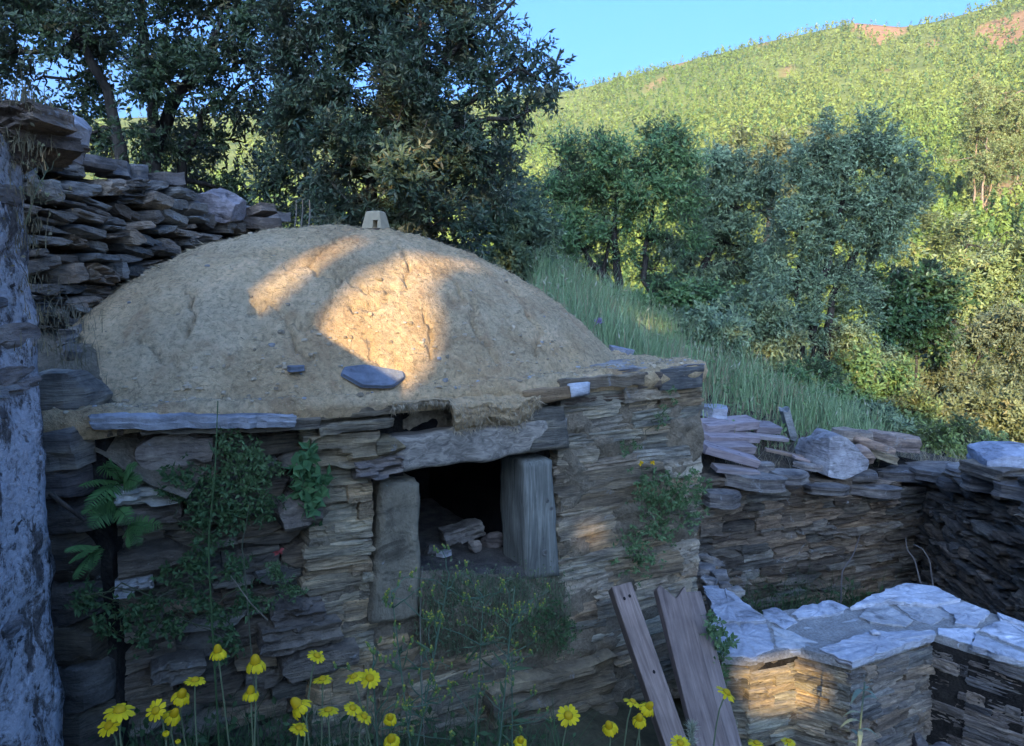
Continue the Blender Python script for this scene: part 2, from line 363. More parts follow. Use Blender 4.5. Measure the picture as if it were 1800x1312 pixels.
def forest(n, tlo, thi, azlo, azhi, seed, hmul=1.0, quads=26):
    rs = np.random.RandomState(seed); t = tlo + (thi - tlo) * rs.rand(n) ** 0.8; a = azlo + (azhi - azlo) * rs.rand(n)
    keep = (bare(a, t) < .5) | (rs.rand(n) < .22); dens = fbm(np.stack([a * 14, t * 10, a * 0], -1), 3, 77)
    keep &= rs.rand(n) < np.clip(.85 + dens, .3, 1); t, a = t[keep], a[keep]; n = len(t)
    B = hill_pt(a, t); d = np.linalg.norm(B, axis=1)
    H = hmul * rs.uniform(4.5, 9.5, n) * np.interp(t, [0, .3, 1], [.85, 1.0, .95]); wid = rs.uniform(.20, .34, n)
    sp = fbm(np.stack([a * 7, t * 5, a * 0 + 4], -1), 3, 5) + rs.normal(0, .25, n)
    c1, c2, c3 = np.array([.150, .222, .046]), np.array([.212, .258, .066]), np.array([.092, .160, .052])
    w = np.clip(sp * 1.3 + .5, 0, 1)[:, None]; C = c1 * (1 - w) + c2 * w; C = np.where((rs.rand(n) < .22)[:, None], c3, C)
    lime = fbm(np.stack([a * 10, t * 14, a * 0 + 9], -1), 2, 55) > .42; C = np.where(lime[:, None], np.array([.20, .265, .065]), C)
    C = C * rs.uniform(.75, 1.2, (n, 1))
    k = quads; sz = (26 / k) ** .5; hh = rs.rand(n, k) ** .8 * .88 + .12; ang = rs.rand(n, k) * 2 * math.pi; rr = (1.02 - hh) ** .75 * wid[:, None] * rs.uniform(.45, 1.0, (n, k))
    off = np.stack([np.cos(ang) * rr, np.sin(ang) * rr, hh], -1) * H[:, None, None]
    P = (B[:, None, :] + off).reshape(-1, 3)
    D = unit(np.stack([np.cos(ang), np.sin(ang), np.full_like(ang, .75)], -1).reshape(-1, 3) + rs.normal(0, .45, (n * k, 3)))
    Nt = unit(np.stack([np.cos(ang), np.sin(ang), np.full_like(ang, .55)], -1).reshape(-1, 3) + rs.normal(0, .42, (n * k, 3))); D = unit(D - Nt * (D * Nt).sum(1)[:, None] * .85)
    HH = np.repeat(H, k); V, F = leaves_np(P - D * HH[:, None] * .08, D, HH * rs.uniform(.16, .26, n * k) * sz, HH * rs.uniform(.10, .17, n * k) * sz, rs, .25, Nt)
    CC = np.repeat(np.repeat(C, k, 0) * rs.uniform(.9, 1.08, (n * k, 1)), 4, 0)
    return V, F, CC
fm = MB()
for a_ in [(1800, .32, .52, -.02, .88, 1, .72, 70), (3800, .48, .70, -.04, .87, 7, .62, 26), (11000, .66, 1.0, -.04, .86, 8, .54, 11), (1300, .93, 1.004, -.05, .86, 2, .70, 12), (320, .02, .16, .05, .90, 3, .75, 260), (850, .15, .36, .05, .90, 6, .75, 100), (1300, .45, 1.0, -.9, -.02, 4, 1.1, 16), (700, .05, .5, -.9, .1, 5, 1.0, 22)]:
    V, F, C = forest(*a_); fm.add(V, [F], C)
fo = fm.build('forest', M_PINE, tint=True); tag(fo, 'young yellow-green pine wood covering the far hillside', 'forest', kind='stuff')

# ------------------------------------------------------------------ trees
def wander(a, b, n, amp, rs):
    a, b = np.array(tuple(a)), np.array(tuple(b)); t = np.linspace(0, 1, n)[:, None]; L = np.linalg.norm(b - a)
    j = rs.normal(0, amp * L, (n, 3)) * np.sin(t * math.pi); return a * (1 - t) + b * t + j
def make_tree(name, label, base, clumps, trunks, nleaf, leaf, cols, mat, seed, group=None, cat='tree', twig=0.35, bark=(1, 1, 1), twigs=True, droop=0.2, sub=0.24):
    """clumps: (x,y,z,rx,ry,rz) ellipsoids; trunks: list of (path points, r0, r1); leaf=(length,width)"""
    rs = np.random.RandomState(seed); root = thing(name, base, label, cat, group)
    tm = MB(); ends = []
    for pts, r0, r1 in trunks:
        P = [np.array(tuple(p)) for p in pts]; path = [P[0]]
        for a, b in zip(P[:-1], P[1:]): path += list(wander(a, b, 5, .04, rs)[1:])
        tm.tube(path, np.linspace(r0, r1, len(path)), 8); ends += path[len(path) // 3:]
    E = np.array(ends); cl = np.array(clumps, float); vol = cl[:, 3] * cl[:, 4] * cl[:, 5]; w = vol ** .75; w /= w.sum()
    for c in cl:
        src = E[np.argmin(np.linalg.norm(E - c[:3], axis=1) + .35 * np.maximum(0, E[:, 2] - c[2]))]
        p = wander(src, c[:3] - np.array([0, 0, c[5] * .2]), 6, .06, rs); L = np.linalg.norm(p[-1] - p[0]); r = min(.012 + .018 * L, trunks[0][1] * .5)
        tm.tube(p, np.linspace(r, r * .3, 6), 5)
        for q in range(5):
            dv = unit(rs.normal(size=3)) * c[3:6] * .8; tm.tube(wander(p[3 + q % 3], c[:3] + dv, 5, .07, rs), np.linspace(r * .45, .003, 5), 4)
    tm.build('trunk', M_BARK, root, True, bark)
    V_, F_, C_ = [], [], []
    lm = MB()
    for c, wi in zip(cl, w):
        n = int(nleaf * wi); per = 14; nt = max(6, n // per)
        ns = max(4, int(nt / 28)); so = unit(rs.normal(size=(ns, 3))) * rs.uniform(.35, 1, (ns, 1)) ** .5     # tufts inside the clump
        idx = rs.randint(0, ns, nt); o = so[idx] * .82 + unit(rs.normal(size=(nt, 3))) * rs.rand(nt, 1) ** .4 * sub * 1.35
        tp = c[:3] + o * c[3:6]; td = unit(so[idx] * .8 + rs.normal(0, .55, (nt, 3)) + np.array([0, 0, .25 - droop]))
        u = rs.rand(nt, per); P = tp[:, None, :] + td[:, None, :] * (u * twig)[..., None]
        D = unit(td[:, None, :] * .8 + rs.normal(0, .6, (nt, per, 3)) - np.array([0, 0, droop * .4]))
        nn = nt * per; Nt = unit(np.repeat(so[idx], per, 0) * .75 + np.repeat(o, per, 0) * .35 + np.array([0, 0, .45]) + rs.normal(0, .55, (nn, 3))); D = D.reshape(-1, 3); D = unit(D - Nt * (D * Nt).sum(1)[:, None] * .8)
        V, F = leaves_np(P.reshape(-1, 3), D, leaf[0] * rs.uniform(.7, 1.25, nn), leaf[1] * rs.uniform(.75, 1.2, nn), rs, .25, Nt)
        tone = rs.rand(nt)[:, None]; cc = np.array(cols[0]) * (1 - tone) + np.array(cols[1]) * tone
        odd = rs.rand(nt) < .06; cc[odd] = cols[2]
        cc = np.repeat(cc, per, 0) * rs.uniform(.75, 1.25, (nn, 1)); lm.add(V, [F], np.repeat(cc, 4, 0))
        if twigs:
            for q in range(0, nt, 8): lm.tube(np.stack([tp[q], tp[q] + td[q] * twig]), [.004, .002], 3, (.045, .038, .03))
    lm.build('crown', mat, root, tint=True)
    return root
def cl_px(lst, Y, dy=None, k=1.0):
    """(px,py,r px[,ry px[,dY]]) at distance Y -> ellipsoids"""
    out = []
    for c in lst:
        px, py, r = c[:3]; ry = c[3] if len(c) > 3 else r; yy = Y + (c[4] if len(c) > 4 else 0); p = pt(px, py, yy); R = r / FPX * yy * k
        out.append((p.x, p.y, p.z, R, (dy or R), ry / FPX * yy * k))
    return out
def gz(x, y): return float(terrain(np.array([x]), np.array([y]))[0])
def foot(px, Y):
    x = (px - 900) / FPX * Y; return Vector((x, Y, gz(x, Y) - .05))

OAK = [(.034, .060, .026), (.066, .098, .040), (.13, .11, .045)]
OLV = [(.125, .190, .100), (.250, .320, .175), (.27, .31, .14)]
GRN = [(.075, .155, .055), (.155, .250, .090), (.22, .25, .08)]
b = foot(250, 7.2)
make_tree('evergreen_oak', 'dark leafy oak rising behind the dry-stone wall, farthest to the left', b,
  cl_px([(30, 30, 95, 70), (130, 60, 105, 80), (240, 35, 100, 80), (340, 60, 105, 85), (430, 40, 90, 80), (60, 130, 85, 55), (185, 150, 85, 65, .5), (300, 160, 95, 65), (400, 150, 90, 70), (470, 110, 70, 70), (160, 235, 70, 45, .4), (250, 245, 70, 45), (345, 250, 75, 50, .6), (430, 240, 70, 55, .3), (300, 320, 60, 40, .7), (400, 330, 85, 55, .8), (90, 215, 60, 35, .2), (470, 330, 70, 50, .9), (-60, 90, 90, 80), (-40, -60, 120, 80), (120, -60, 120, 70), (280, -70, 120, 70), (430, -60, 110, 70)], 7.2),
  [([b, pt(262, 300, 7.2), pt(300, 190, 7.2), pt(380, 60, 7.1)], .10, .04), ([b + Vector((-.25, 0, 0)), pt(215, 290, 7.25), pt(190, 160, 7.3), pt(120, 20, 7.2)], .085, .03), ([b + Vector((.3, .1, 0)), pt(320, 270, 7.3), pt(420, 150, 7.2)], .07, .02), ([b + Vector((.1, 0, 0)), pt(275, 240, 7.1), pt(255, 60, 7.0), pt(240, -60, 7)], .07, .02)],
  50000, (.062, .027), OAK, M_LEAF, 11, 'oaks behind the oven', twig=.24)
b = foot(690, 6.9)
make_tree('evergreen_oak', 'big dark oak rising directly behind the clay dome', b,
  cl_px([(540, 40, 80, 70), (640, 30, 95, 75), (740, 40, 80, 70), (820, 70, 65, 60), (560, 130, 85, 65), (660, 140, 95, 70), (760, 150, 75, 55), (860, 110, 55, 50), (925, 90, 48, 42), (960, 140, 38, 34), (905, 165, 45, 30), (580, 230, 85, 60), (680, 240, 95, 65), (780, 250, 80, 60), (850, 250, 50, 50), (530, 310, 60, 50, .4), (620, 330, 85, 55), (720, 340, 90, 60), (820, 330, 75, 60), (870, 300, 40, 55), (560, 390, 60, 35, .3), (680, 400, 75, 30), (800, 410, 75, 35), (490, 170, 55, 60, .3), (500, 250, 50, 45, .4), (640, -60, 120, 70), (780, -60, 90, 60), (860, 10, 55, 28), (925, 195, 42, 16), (720, 300, 70, 60, -.5), (700, 200, 70, 60, -.5), (740, 100, 60, 60, -.4), (640, 380, 60, 40, -.5), (760, 390, 60, 40, -.5), (600, 280, 60, 60, -.5)], 6.9),
  [([b, pt(705, 330, 6.9), pt(735, 180, 6.9), pt(745, 40, 6.9), pt(760, -40, 6.9)], .11, .03), ([b + Vector((.1, 0, 0)), pt(730, 300, 6.85), pt(800, 190, 6.8), pt(910, 120, 6.8)], .07, .015), ([b + Vector((-.15, 0, 0)), pt(650, 300, 6.95), pt(560, 150, 6.9)], .07, .02), ([pt(745, 240, 6.85), pt(840, 215, 6.8), pt(930, 195, 6.7)], .04, .01), ([pt(735, 160, 6.9), pt(830, 60, 6.85), pt(905, 0, 6.8)], .035, .01)],
  76000, (.068, .025), [(.038, .068, .038), (.085, .122, .066), (.14, .13, .06)], M_LEAF, 12, 'oaks behind the oven', twig=.26)
b = foot(905, 8.6)
make_tree('olive_bush', 'silvery-green bush beside the right flank of the clay dome', b,
  cl_px([(880, 380, 55, 45), (925, 420, 48, 48), (870, 440, 50, 35), (940, 480, 35, 40), (850, 350, 40, 30), (905, 340, 28, 24)], 8.6),
  [([b, pt(900, 460, 8.6), pt(880, 390, 8.6)], .05, .02), ([b, pt(925, 470, 8.6), pt(930, 420, 8.6)], .04, .015)], 14000, (.075, .026), OLV, M_OLIVE, 13, 'bushes at the slope', 'bush', twig=.25)
b = foot(1090, 11.6)
make_tree('willow', 'dense green tree with forked dark trunk on the grass slope behind the oven', b,
  cl_px([(985, 285, 42, 34), (1030, 300, 45, 40), (1085, 275, 50, 40), (1150, 268, 50, 36), (1200, 280, 36, 36), (960, 345, 40, 40), (1020, 365, 52, 45), (1085, 345, 55, 45), (1150, 330, 50, 45), (1195, 345, 32, 45), (985, 425, 48, 40), (1045, 425, 45, 38), (1120, 410, 30, 40), (1180, 410, 40, 40), (985, 480, 40, 30), (1040, 475, 32, 25, .6), (1160, 470, 30, 28, .5)], 11.6),
  [([b, pt(1085, 480, 11.6), pt(1080, 420, 11.6), pt(1085, 340, 11.6)], .085, .03), ([pt(1085, 510, 11.6), pt(1040, 465, 11.6), pt(1015, 420, 11.6), pt(990, 350, 11.6)], .06, .02), ([b + Vector((.5, .1, 0)), pt(1133, 470, 11.7), pt(1140, 400, 11.7), pt(1155, 320, 11.7)], .06, .02), ([b + Vector((-.2, .3, 0)), pt(1068, 440, 11.8), pt(1110, 350, 11.7)], .045, .015)],
  46000, (.085, .022), GRN, M_LEAF, 14, 'trees on the grass slope', twig=.32)
b = foot(1225, 13.0)
make_tree('olive_tree', 'grey-green olive tree between the forked green tree and the tall olive', b,
  cl_px([(1250, 300, 48, 38), (1310, 310, 50, 40), (1225, 350, 40, 38), (1285, 365, 55, 48), (1345, 365, 42, 48), (1215, 410, 40, 40), (1275, 425, 52, 42), (1335, 430, 45, 40), (1190, 460, 38, 36), (1240, 480, 48, 36), (1300, 485, 45, 36), (1360, 470, 28, 35), (1250, 530, 42, 28), (1200, 515, 30, 28)], 13, None, .92),
  [([b, pt(1230, 480, 13), pt(1270, 400, 13), pt(1290, 320, 13)], .09, .025), ([b, pt(1215, 480, 13), pt(1225, 400, 13)], .06, .02)], 38000, (.082, .028), OLV, M_OLIVE, 15, 'trees on the grass slope', twig=.3)
b = foot(1440, 10.6)
make_tree('olive_tree', 'tallest silvery olive tree with two straight trunks at the foot of the slope', b,
  cl_px([(1470, 240, 40, 36), (1530, 235, 36, 34), (1565, 275, 42, 40), (1440, 290, 48, 40), (1500, 300, 52, 42), (1590, 330, 40, 42), (1400, 340, 40, 36), (1455, 360, 52, 44), (1530, 365, 52, 44), (1400, 410, 44, 40), (1465, 430, 52, 42), (1540, 430, 46, 40), (1370, 480, 42, 40), (1430, 500, 52, 44), (1500, 500, 46, 40), (1360, 550, 36, 38), (1420, 570, 44, 36), (1490, 570, 44, 36), (1385, 610, 34, 28), (1480, 625, 40, 30), (1530, 640, 34, 30), (1560, 395, 36, 36)], 10.6, None, .88),
  [([b, pt(1432, 600, 10.6), pt(1435, 520, 10.6), pt(1470, 400, 10.6), pt(1490, 280, 10.6)], .085, .025), ([b + Vector((.17, 0, 0)), pt(1453, 600, 10.6), pt(1462, 520, 10.6), pt(1540, 380, 10.6), pt(1560, 290, 10.6)], .075, .02), ([b + Vector((-.2, 0, 0)), pt(1412, 600, 10.6), pt(1400, 500, 10.6), pt(1410, 380, 10.6)], .055, .015)],
  74000, (.062, .021), OLV, M_OLIVE, 16, 'trees on the grass slope', twig=.27)
b = foot(1535, 10.9)
make_tree('broadleaf_tree', 'small fresh green tree leaning beside the tall olive', b,
  cl_px([(1560, 510, 40, 34), (1620, 500, 44, 30), (1660, 510, 32, 28), (1580, 560, 40, 34), (1640, 555, 44, 36), (1680, 560, 26, 30), (1550, 600, 30, 30), (1560, 660, 34, 30), (1520, 690, 28, 24), (1640, 600, 34, 20)], 10.9),
  [([b, pt(1533, 690, 10.9), pt(1550, 620, 10.9), pt(1590, 550, 10.9), pt(1640, 510, 10.9)], .05, .015), ([b, pt(1520, 690, 10.9), pt(1530, 640, 10.9)], .035, .012)], 20000, (.078, .040), [(.045, .10, .038), (.085, .155, .058), (.14, .18, .06)], M_LEAF, 17, 'trees on the grass slope', twig=.25)
b = foot(1655, 11.4)
make_tree('olive_bush', 'sunlit thin-stemmed olive bush at the right behind the flat stone', b,
  cl_px([(1640, 620, 36, 30), (1690, 600, 42, 36), (1745, 600, 40, 36), (1790, 590, 36, 34), (1640, 670, 36, 30), (1700, 660, 44, 38), (1760, 660, 42, 38), (1800, 650, 36, 40), (1620, 715, 26, 24), (1720, 715, 40, 30), (1780, 720, 40, 34), (1830, 620, 40, 60), (1760, 550, 34, 24)], 11.4),
  [([b, pt(1650, 720, 11.4), pt(1652, 650, 11.4), pt(1660, 600, 11.4)], .045, .015), ([b, pt(1630, 740, 11.4), pt(1605, 690, 11.4)], .03, .01), ([b + Vector((.2, 0, 0)), pt(1676, 730, 11.4), pt(1680, 690, 11.4), pt(1720, 630, 11.4)], .035, .01), ([b + Vector((.9, .3, 0)), pt(1770, 720, 11.6), pt(1770, 640, 11.6)], .04, .012)],
  34000, (.072, .026), [(.10, .125, .065), (.17, .19, .10), (.21, .2, .1)], M_OLIVE, 18, 'bushes at the slope', 'bush', twig=.25)
b = foot(1300, 20)
make_tree('olive_tree', 'pale sunlit olive crown standing behind the grey-green olive', b,
  cl_px([(1345, 270, 32, 28), (1300, 275, 30, 24), (1395, 285, 34, 30), (1360, 310, 40, 30), (1410, 330, 30, 36), (1440, 250, 26, 22)], 20),
  [([b, pt(1350, 420, 20), pt(1350, 320, 20)], .14, .04)], 9000, (.15, .05), [(.13, .15, .06), (.19, .20, .09), (.2, .19, .08)], M_OLIVE, 19, 'trees on the grass slope', twig=.5)
for k_, (px0, Y0, lst, nl, cc, mm, lab) in enumerate([
    (1330, 9.6, [(1300, 560, 34, 34), (1345, 545, 36, 40), (1370, 585, 32, 34), (1320, 600, 36, 26), (1280, 590, 24, 24)], 12000, OLV, 'M_OLIVE', 'silvery bush in the tall grass left of the tall olive trunks'),
    (1180, 10.4, [(1150, 520, 30, 24), (1200, 515, 34, 28), (1240, 540, 34, 28), (1175, 545, 26, 20)], 9000, GRN, 'M_LEAF', 'green bush in the grass under the forked green tree'),
    (1500, 9.8, [(1470, 660, 30, 24), (1515, 655, 34, 30), (1560, 670, 30, 26), (1535, 700, 36, 20), (1490, 695, 28, 18)], 10000, GRN, 'M_LEAF', 'low green bush right of the tall olive trunks'),
    (1720, 9.6, [(1700, 720, 34, 28), (1745, 700, 36, 34), (1790, 720, 36, 36), (1765, 750, 40, 24), (1690, 755, 24, 18)], 12000, [(.13, .16, .07), (.22, .24, .11), (.24, .22, .1)], 'M_OLIVE', 'sunlit grey bush behind the smooth blue-grey stone'),
    (1240, 8.7, [(1200, 575, 26, 22), (1240, 570, 32, 28), (1280, 590, 30, 26), (1250, 610, 34, 18)], 8000, OLV, 'M_OLIVE', 'soft grey-green shrub on the grass slope right of the oven corner'),
    (1430, 8.6, [(1390, 680, 26, 20), (1425, 672, 32, 26), (1465, 690, 30, 24), (1440, 712, 36, 16)], 8000, GRN, 'M_LEAF', 'green shrub on the grass slope above the upright slab'),
    (1600, 9.2, [(1565, 735, 26, 20), (1600, 728, 32, 26), (1640, 740, 30, 26), (1610, 762, 36, 16)], 8000, [(.12, .17, .06), (.20, .26, .09), (.22, .22, .09)], 'M_LEAF', 'yellow-green shrub behind the dark brown slab'),
    (1520, 7.7, [(1490, 755, 22, 18), (1525, 745, 28, 24), (1560, 762, 24, 18)], 5000, OLV, 'M_OLIVE', 'small grey-green shrub just behind the slab heap'),
    (1690, 8.0, [(1650, 775, 24, 18), (1690, 768, 28, 22), (1725, 785, 24, 16)], 5000, [(.14, .20, .06), (.23, .29, .09), (.24, .24, .09)], 'M_LEAF', 'low sunlit shrub left of the smooth blue-grey stone'),
    (1630, 17, [(1600, 420, 40, 40), (1650, 470, 44, 46), (1700, 430, 44, 44), (1750, 480, 50, 50), (1610, 500, 36, 40), (1690, 530, 50, 40), (1790, 430, 40, 50)], 16000, [(.16, .215, .07), (.26, .30, .11), (.27, .27, .1)], 'M_OLIVE', 'pale sunlit bushy tree between the tall olive and the hillside')]):
    b = foot(px0, Y0); mxx = {'M_OLIVE': M_OLIVE, 'M_LEAF': M_LEAF}[mm]; top = pt(lst[0][0], lst[0][1], Y0)
    make_tree('bush', lab, b, cl_px(lst, Y0), [([b, b.lerp(top, .5), top], .04, .012), ([b, b.lerp(pt(lst[2][0], lst[2][1], Y0), .6), pt(lst[2][0], lst[2][1], Y0)], .035, .01)], nl, (.07 * Y0 / 9.6, .027 * Y0 / 9.6), cc, mxx, 500 + k_, 'bushes on the slope', 'bush', twig=.22 * Y0 / 9.6)
# tall thin eucalyptus standing on the hill
rs_e = np.random.RandomState(40)
EUC = [(1697, 322, 250, 115), (1712, 318, 190, 60), (1742, 330, 215, 118), (1757, 325, 200, 95), (1768, 330, 195, 120), (1794, 335, 215, 115), (1727, 320, 130, 90)]
EUL = ['leftmost slim eucalyptus of the sunlit stand on the hill', 'slim eucalyptus second from the left of the sunlit stand on the hill', 'tall eucalyptus with a pale trunk in the middle of the hillside stand', 'eucalyptus just right of the middle trunk of the hillside stand', 'thick-crowned eucalyptus second from the right of the hillside stand', 'rightmost eucalyptus of the hillside stand at the photo edge', 'short eucalyptus filling the gap left of the middle trunk of the hillside stand']
for i, (px, pyb, hp, cr) in enumerate(EUC):
    Y = 118 + 4 * rs_e.rand(); azz = np.array([(px - 900) / FPX]); tq = np.linspace(.2, .6, 200)
    HPq = hill_pt(np.repeat(azz, 200), tq); k = np.argmin(abs(HPq[:, 1] - Y)); b = Vector(HPq[k]); sc_ = b.y / FPX
    top = b + UP * (hp * sc_) + Vector((rs_e.normal(0, .5), 0, 0)); cl = []
    for q in range(11):
        f = .46 + .54 * (q + .5) / 11; r = (cr * .26) * sc_ * rs_e.uniform(.6, 1.0)
        cl.append((b.x + rs_e.normal(0, cr * .17 * sc_), b.y + rs_e.normal(0, 1.0), b.z + hp * sc_ * f, r, r, r * .9))
    make_tree('eucalyptus_tree', EUL[i], b, cl, [([b, b.lerp(top, .5), top], .20, .05)], 7500, (.42, .14), [(.17, .22, .08), (.27, .30, .125), (.28, .25, .11)], M_PINE, 60 + i, 'eucalyptus stand on the hillside', bark=(6, 5, 4), twigs=False, twig=1.2)

# ------------------------------------------------------------------ stone prototypes (unit boxes, shared by many stones)
def box_shell(nx, ny, nz):
    idx = {}; V = []; F = []
    def vid(i, j, k):
        if (i, j, k) not in idx: idx[(i, j, k)] = len(V); V.append((i / nx - .5, j / ny - .5, k / nz - .5))
        return idx[(i, j, k)]
    for i in range(nx):
        for j in range(ny):
            F.append((vid(i, j, 0), vid(i, j + 1, 0), vid(i + 1, j + 1, 0), vid(i + 1, j, 0))); F.append((vid(i, j, nz), vid(i + 1, j, nz), vid(i + 1, j + 1, nz), vid(i, j + 1, nz)))
    for i in range(nx):
        for k in range(nz):
            F.append((vid(i, 0, k), vid(i + 1, 0, k), vid(i + 1, 0, k + 1), vid(i, 0, k + 1))); F.append((vid(i, ny, k), vid(i, ny, k + 1), vid(i + 1, ny, k + 1), vid(i + 1, ny, k)))
    for j in range(ny):
        for k in range(nz):
            F.append((vid(0, j, k), vid(0, j, k + 1), vid(0, j + 1, k + 1), vid(0, j + 1, k))); F.append((vid(nx, j, k), vid(nx, j + 1, k), vid(nx, j + 1, k + 1), vid(nx, j, k + 1)))
    return np.array(V), np.array(F)
def proto(kind, seed, mat):
    rs = np.random.RandomState(seed)
    if kind in ('slate', 'ashlar'):                                   # long, split along its layers, edges broken off in steps
        V, F = box_shell(14, 3, 7); lay = np.round((V[:, 2] + .5) * 7).astype(int); t = V[:, 0].copy(); ft = V[:, 1] < -.49
        brk = np.sort(rs.uniform(-.5, .5, (8, 3)), 1); seg = (t[:, None] > brk[lay]).sum(1); st = rs.uniform(-.17, .15, (8, 4)); st = (np.repeat(st[::2], 2, 0) * .6 + st * .4) * (.30 if kind == 'ashlar' else 1)
        e0 = rs.uniform(-.10, .03, 8); e1 = rs.uniform(-.10, .03, 8); e0 = np.repeat(e0[::2], 2); e1 = np.repeat(e1[::2], 2)
        V[:, 0] *= 1 + np.where(t < 0, e0[lay], e1[lay]); V[:, 1] += np.where(V[:, 1] < 0, st[lay, seg], 0)
        V[:, 2] *= 1 - rs.uniform(.0, .25) * np.clip(t * 2 * rs.choice([-1, 1]), 0, 1) ** 2; V[:, 2] += (.045 if kind == 'ashlar' else .09) * fbm(np.stack([t * 4.0, t * 0, t * 0 + seed], -1), 3, seed)
        V += .035 * np.stack([fbm(V * 5 + 9, 2, seed), fbm(V * 6 + 3, 2, seed + 1) * (.8 if kind == 'ashlar' else 1.5), fbm(V * (9, 5, 2), 2, seed + 2)], -1)
    elif kind == 'block':
        V, F = box_shell(9, 5, 8); V *= 1.12
        for q in range(9):
            n = np.sign(rs.normal(size=3)) * rs.uniform(.15, 1, 3); n[rs.randint(3)] *= .15; n = unit(n); d = rs.uniform(.50, .66); e = V @ n - d; V = V - np.where(e > 0, e, 0)[:, None] * n
        for q in range(4):                                # broken-off corners, leaving steps
            c = rs.choice([-.5, .5], 3); m = (abs(V - c) < rs.uniform(.18, .42, 3)).all(1); V[m, 1 if rs.rand() < .6 else 2] *= rs.uniform(.72, .92)
        V += .035 * np.stack([fbm(V * 5 + 9, 3, seed), fbm(V * 5 + 3, 3, seed + 1), fbm(V * (3, 3, 9), 3, seed + 2)], -1)
    else:                                                 # flat irregular plate, split edge
        V, F = box_shell(8, 8, 3); a = np.arctan2(V[:, 1], V[:, 0]); m = np.maximum(abs(V[:, 0]), abs(V[:, 1])); r = np.hypot(V[:, 0], V[:, 1]) + 1e-9
        V[:, :2] *= (1 - .5 * (1 - m / r))[:, None]
        for q in range(6):
            th = rs.rand() * 6.28; n = np.array([math.cos(th), math.sin(th), 0]); e = V @ n - rs.uniform(.36, .50); V = V - np.where(e > 0, e, 0)[:, None] * n
        k = np.round((V[:, 2] + .5) * 3).astype(int); V[:, :2] *= (1 + rs.uniform(-.09, .03, 4)[k])[:, None]
        V[:, 2] += .16 * fbm(np.stack([V[:, 0] * 3, V[:, 1] * 3, V[:, 0] * 0 + seed], -1), 2, seed)
    return mesh_np('stone_' + kind, V, [F], mat)
PR = {}
for mname, mm in [('schist', M_SCHIST), ('dry', M_DRY), ('dark', M_DARKST), ('pale', M_SLATE), ('quartz', M_QUARTZ)]:
    for kd in ('slate', 'block', 'plate', 'ashlar'):
        PR[mname, kd] = [proto(kd, 100 + 13 * q + len(kd) * 7, mm) for q in range(8 if mname in ('schist', 'dry', 'dark') else 5)]
def frame_m(c, ex, ey, ez, dims, roll=0.0, yaw=0.0, pitch=0.0):
    R = Matrix((ex, ey, ez)).transposed().to_4x4() @ Matrix.Rotation(yaw, 4, 'Z') @ Matrix.Rotation(roll, 4, 'Y') @ Matrix.Rotation(pitch, 4, 'X')
    return Matrix.Translation(c) @ R @ Matrix.Diagonal((*dims, 1))
def stone(parent, kindkey, c, ex, ein, dims, rs, color=(1, 1, 1), roll=0, yaw=0, pitch=0, name='stone', pick=None):
    L = PR[kindkey]; me = L[rs.randint(len(L)) if pick is None else pick % len(L)]
    fx = 1 if rs.rand() < .5 else -1
    return obj(name, me, parent, frame_m(c, ex, ein, UP, (dims[0] * fx, dims[1], dims[2]), roll, yaw, pitch), color)
def tone(rs, base, var=.25, warm=.08):
    k = 1 + rs.uniform(-var, var); w = rs.uniform(-warm, warm); return (base[0] * k * (1 + w), base[1] * k, base[2] * k * (1 - w))
def pack_wall(parent, O, ex, ein, s0, s1, zb, zt, hr, wr, keys, rs, base=(1, 1, 1), depth=.16, prot=.02, slope=0.0, skip=None, gap=.008, var=.3, warm=.1, rolljit=.03, wob=.02, over=1.06):
    """lay stones in courses on the face through O along ex; zb, zt functions of s; slope tilts the courses"""
    cnt = 0; z = min(zb(s0), zb(s1)) - abs(slope) * (s1 - s0); zmax = max(zt(s) for s in np.linspace(s0, s1, 9)) + abs(slope) * (s1 - s0)
    while z < zmax:
        h_ = rs.uniform(*hr); s = s0 - rs.uniform(0, wr[0] * .6)
        while s < s1:
            w_ = rs.uniform(*wr); a, b2 = max(s, s0), min(s + w_, s1); c = (a + b2) / 2; cz = z + h_ / 2 + slope * (c - s0) + rs.normal(0, wob * h_)
            if b2 - a > .03 and zb(c) - h_ * .3 < cz - h_ * .2 and cz + h_ * .35 < zt(c) and not (skip and skip(a, b2, cz - h_ / 2, cz + h_ / 2)):
                hh = h_ * rs.uniform(.85, 1.1); key = keys[rs.randint(len(keys))]; split = rs.rand() < .12 and h_ > hr[0] * 1.3
                for (dz, q) in ([(-hh * .27, hh * .5), (hh * .27, hh * .5)] if split else [(0, hh)]):
                    P = O + ex * c + UP * (cz + dz) + ein * (depth / 2 - prot * rs.uniform(-.4, 1.2))
                    stone(parent, key, P, ex, ein, ((b2 - a - gap) * over, depth, (q - gap) * over), rs, tone(rs, base, var, warm), roll=-math.atan(slope) + rs.normal(0, rolljit), yaw=rs.normal(0, .05)); cnt += 1
            s += w_
        z += h_
    return cnt
def prism_mesh(name, poly, z0, z1, mat, jit=0, rs=None):
    n = len(poly); V = [(p[0], p[1], z0) for p in poly] + [(p[0], p[1], z1) for p in poly]
    tris = tessellate_polygon([[Vector((p[0], p[1], 0)) for p in poly]])
    F4 = [(i, (i + 1) % n, n + (i + 1) % n, n + i) for i in range(n)]; F3 = [tuple(n + i for i in t) for t in tris] + [tuple(reversed(t)) for t in tris]
    me = mesh_np(name, V, [np.array(F4), np.array(F3)], mat); bm = bmesh.new(); bm.from_mesh(me); bmesh.ops.recalc_face_normals(bm, faces=bm.faces); bm.to_mesh(me); bm.free(); return me
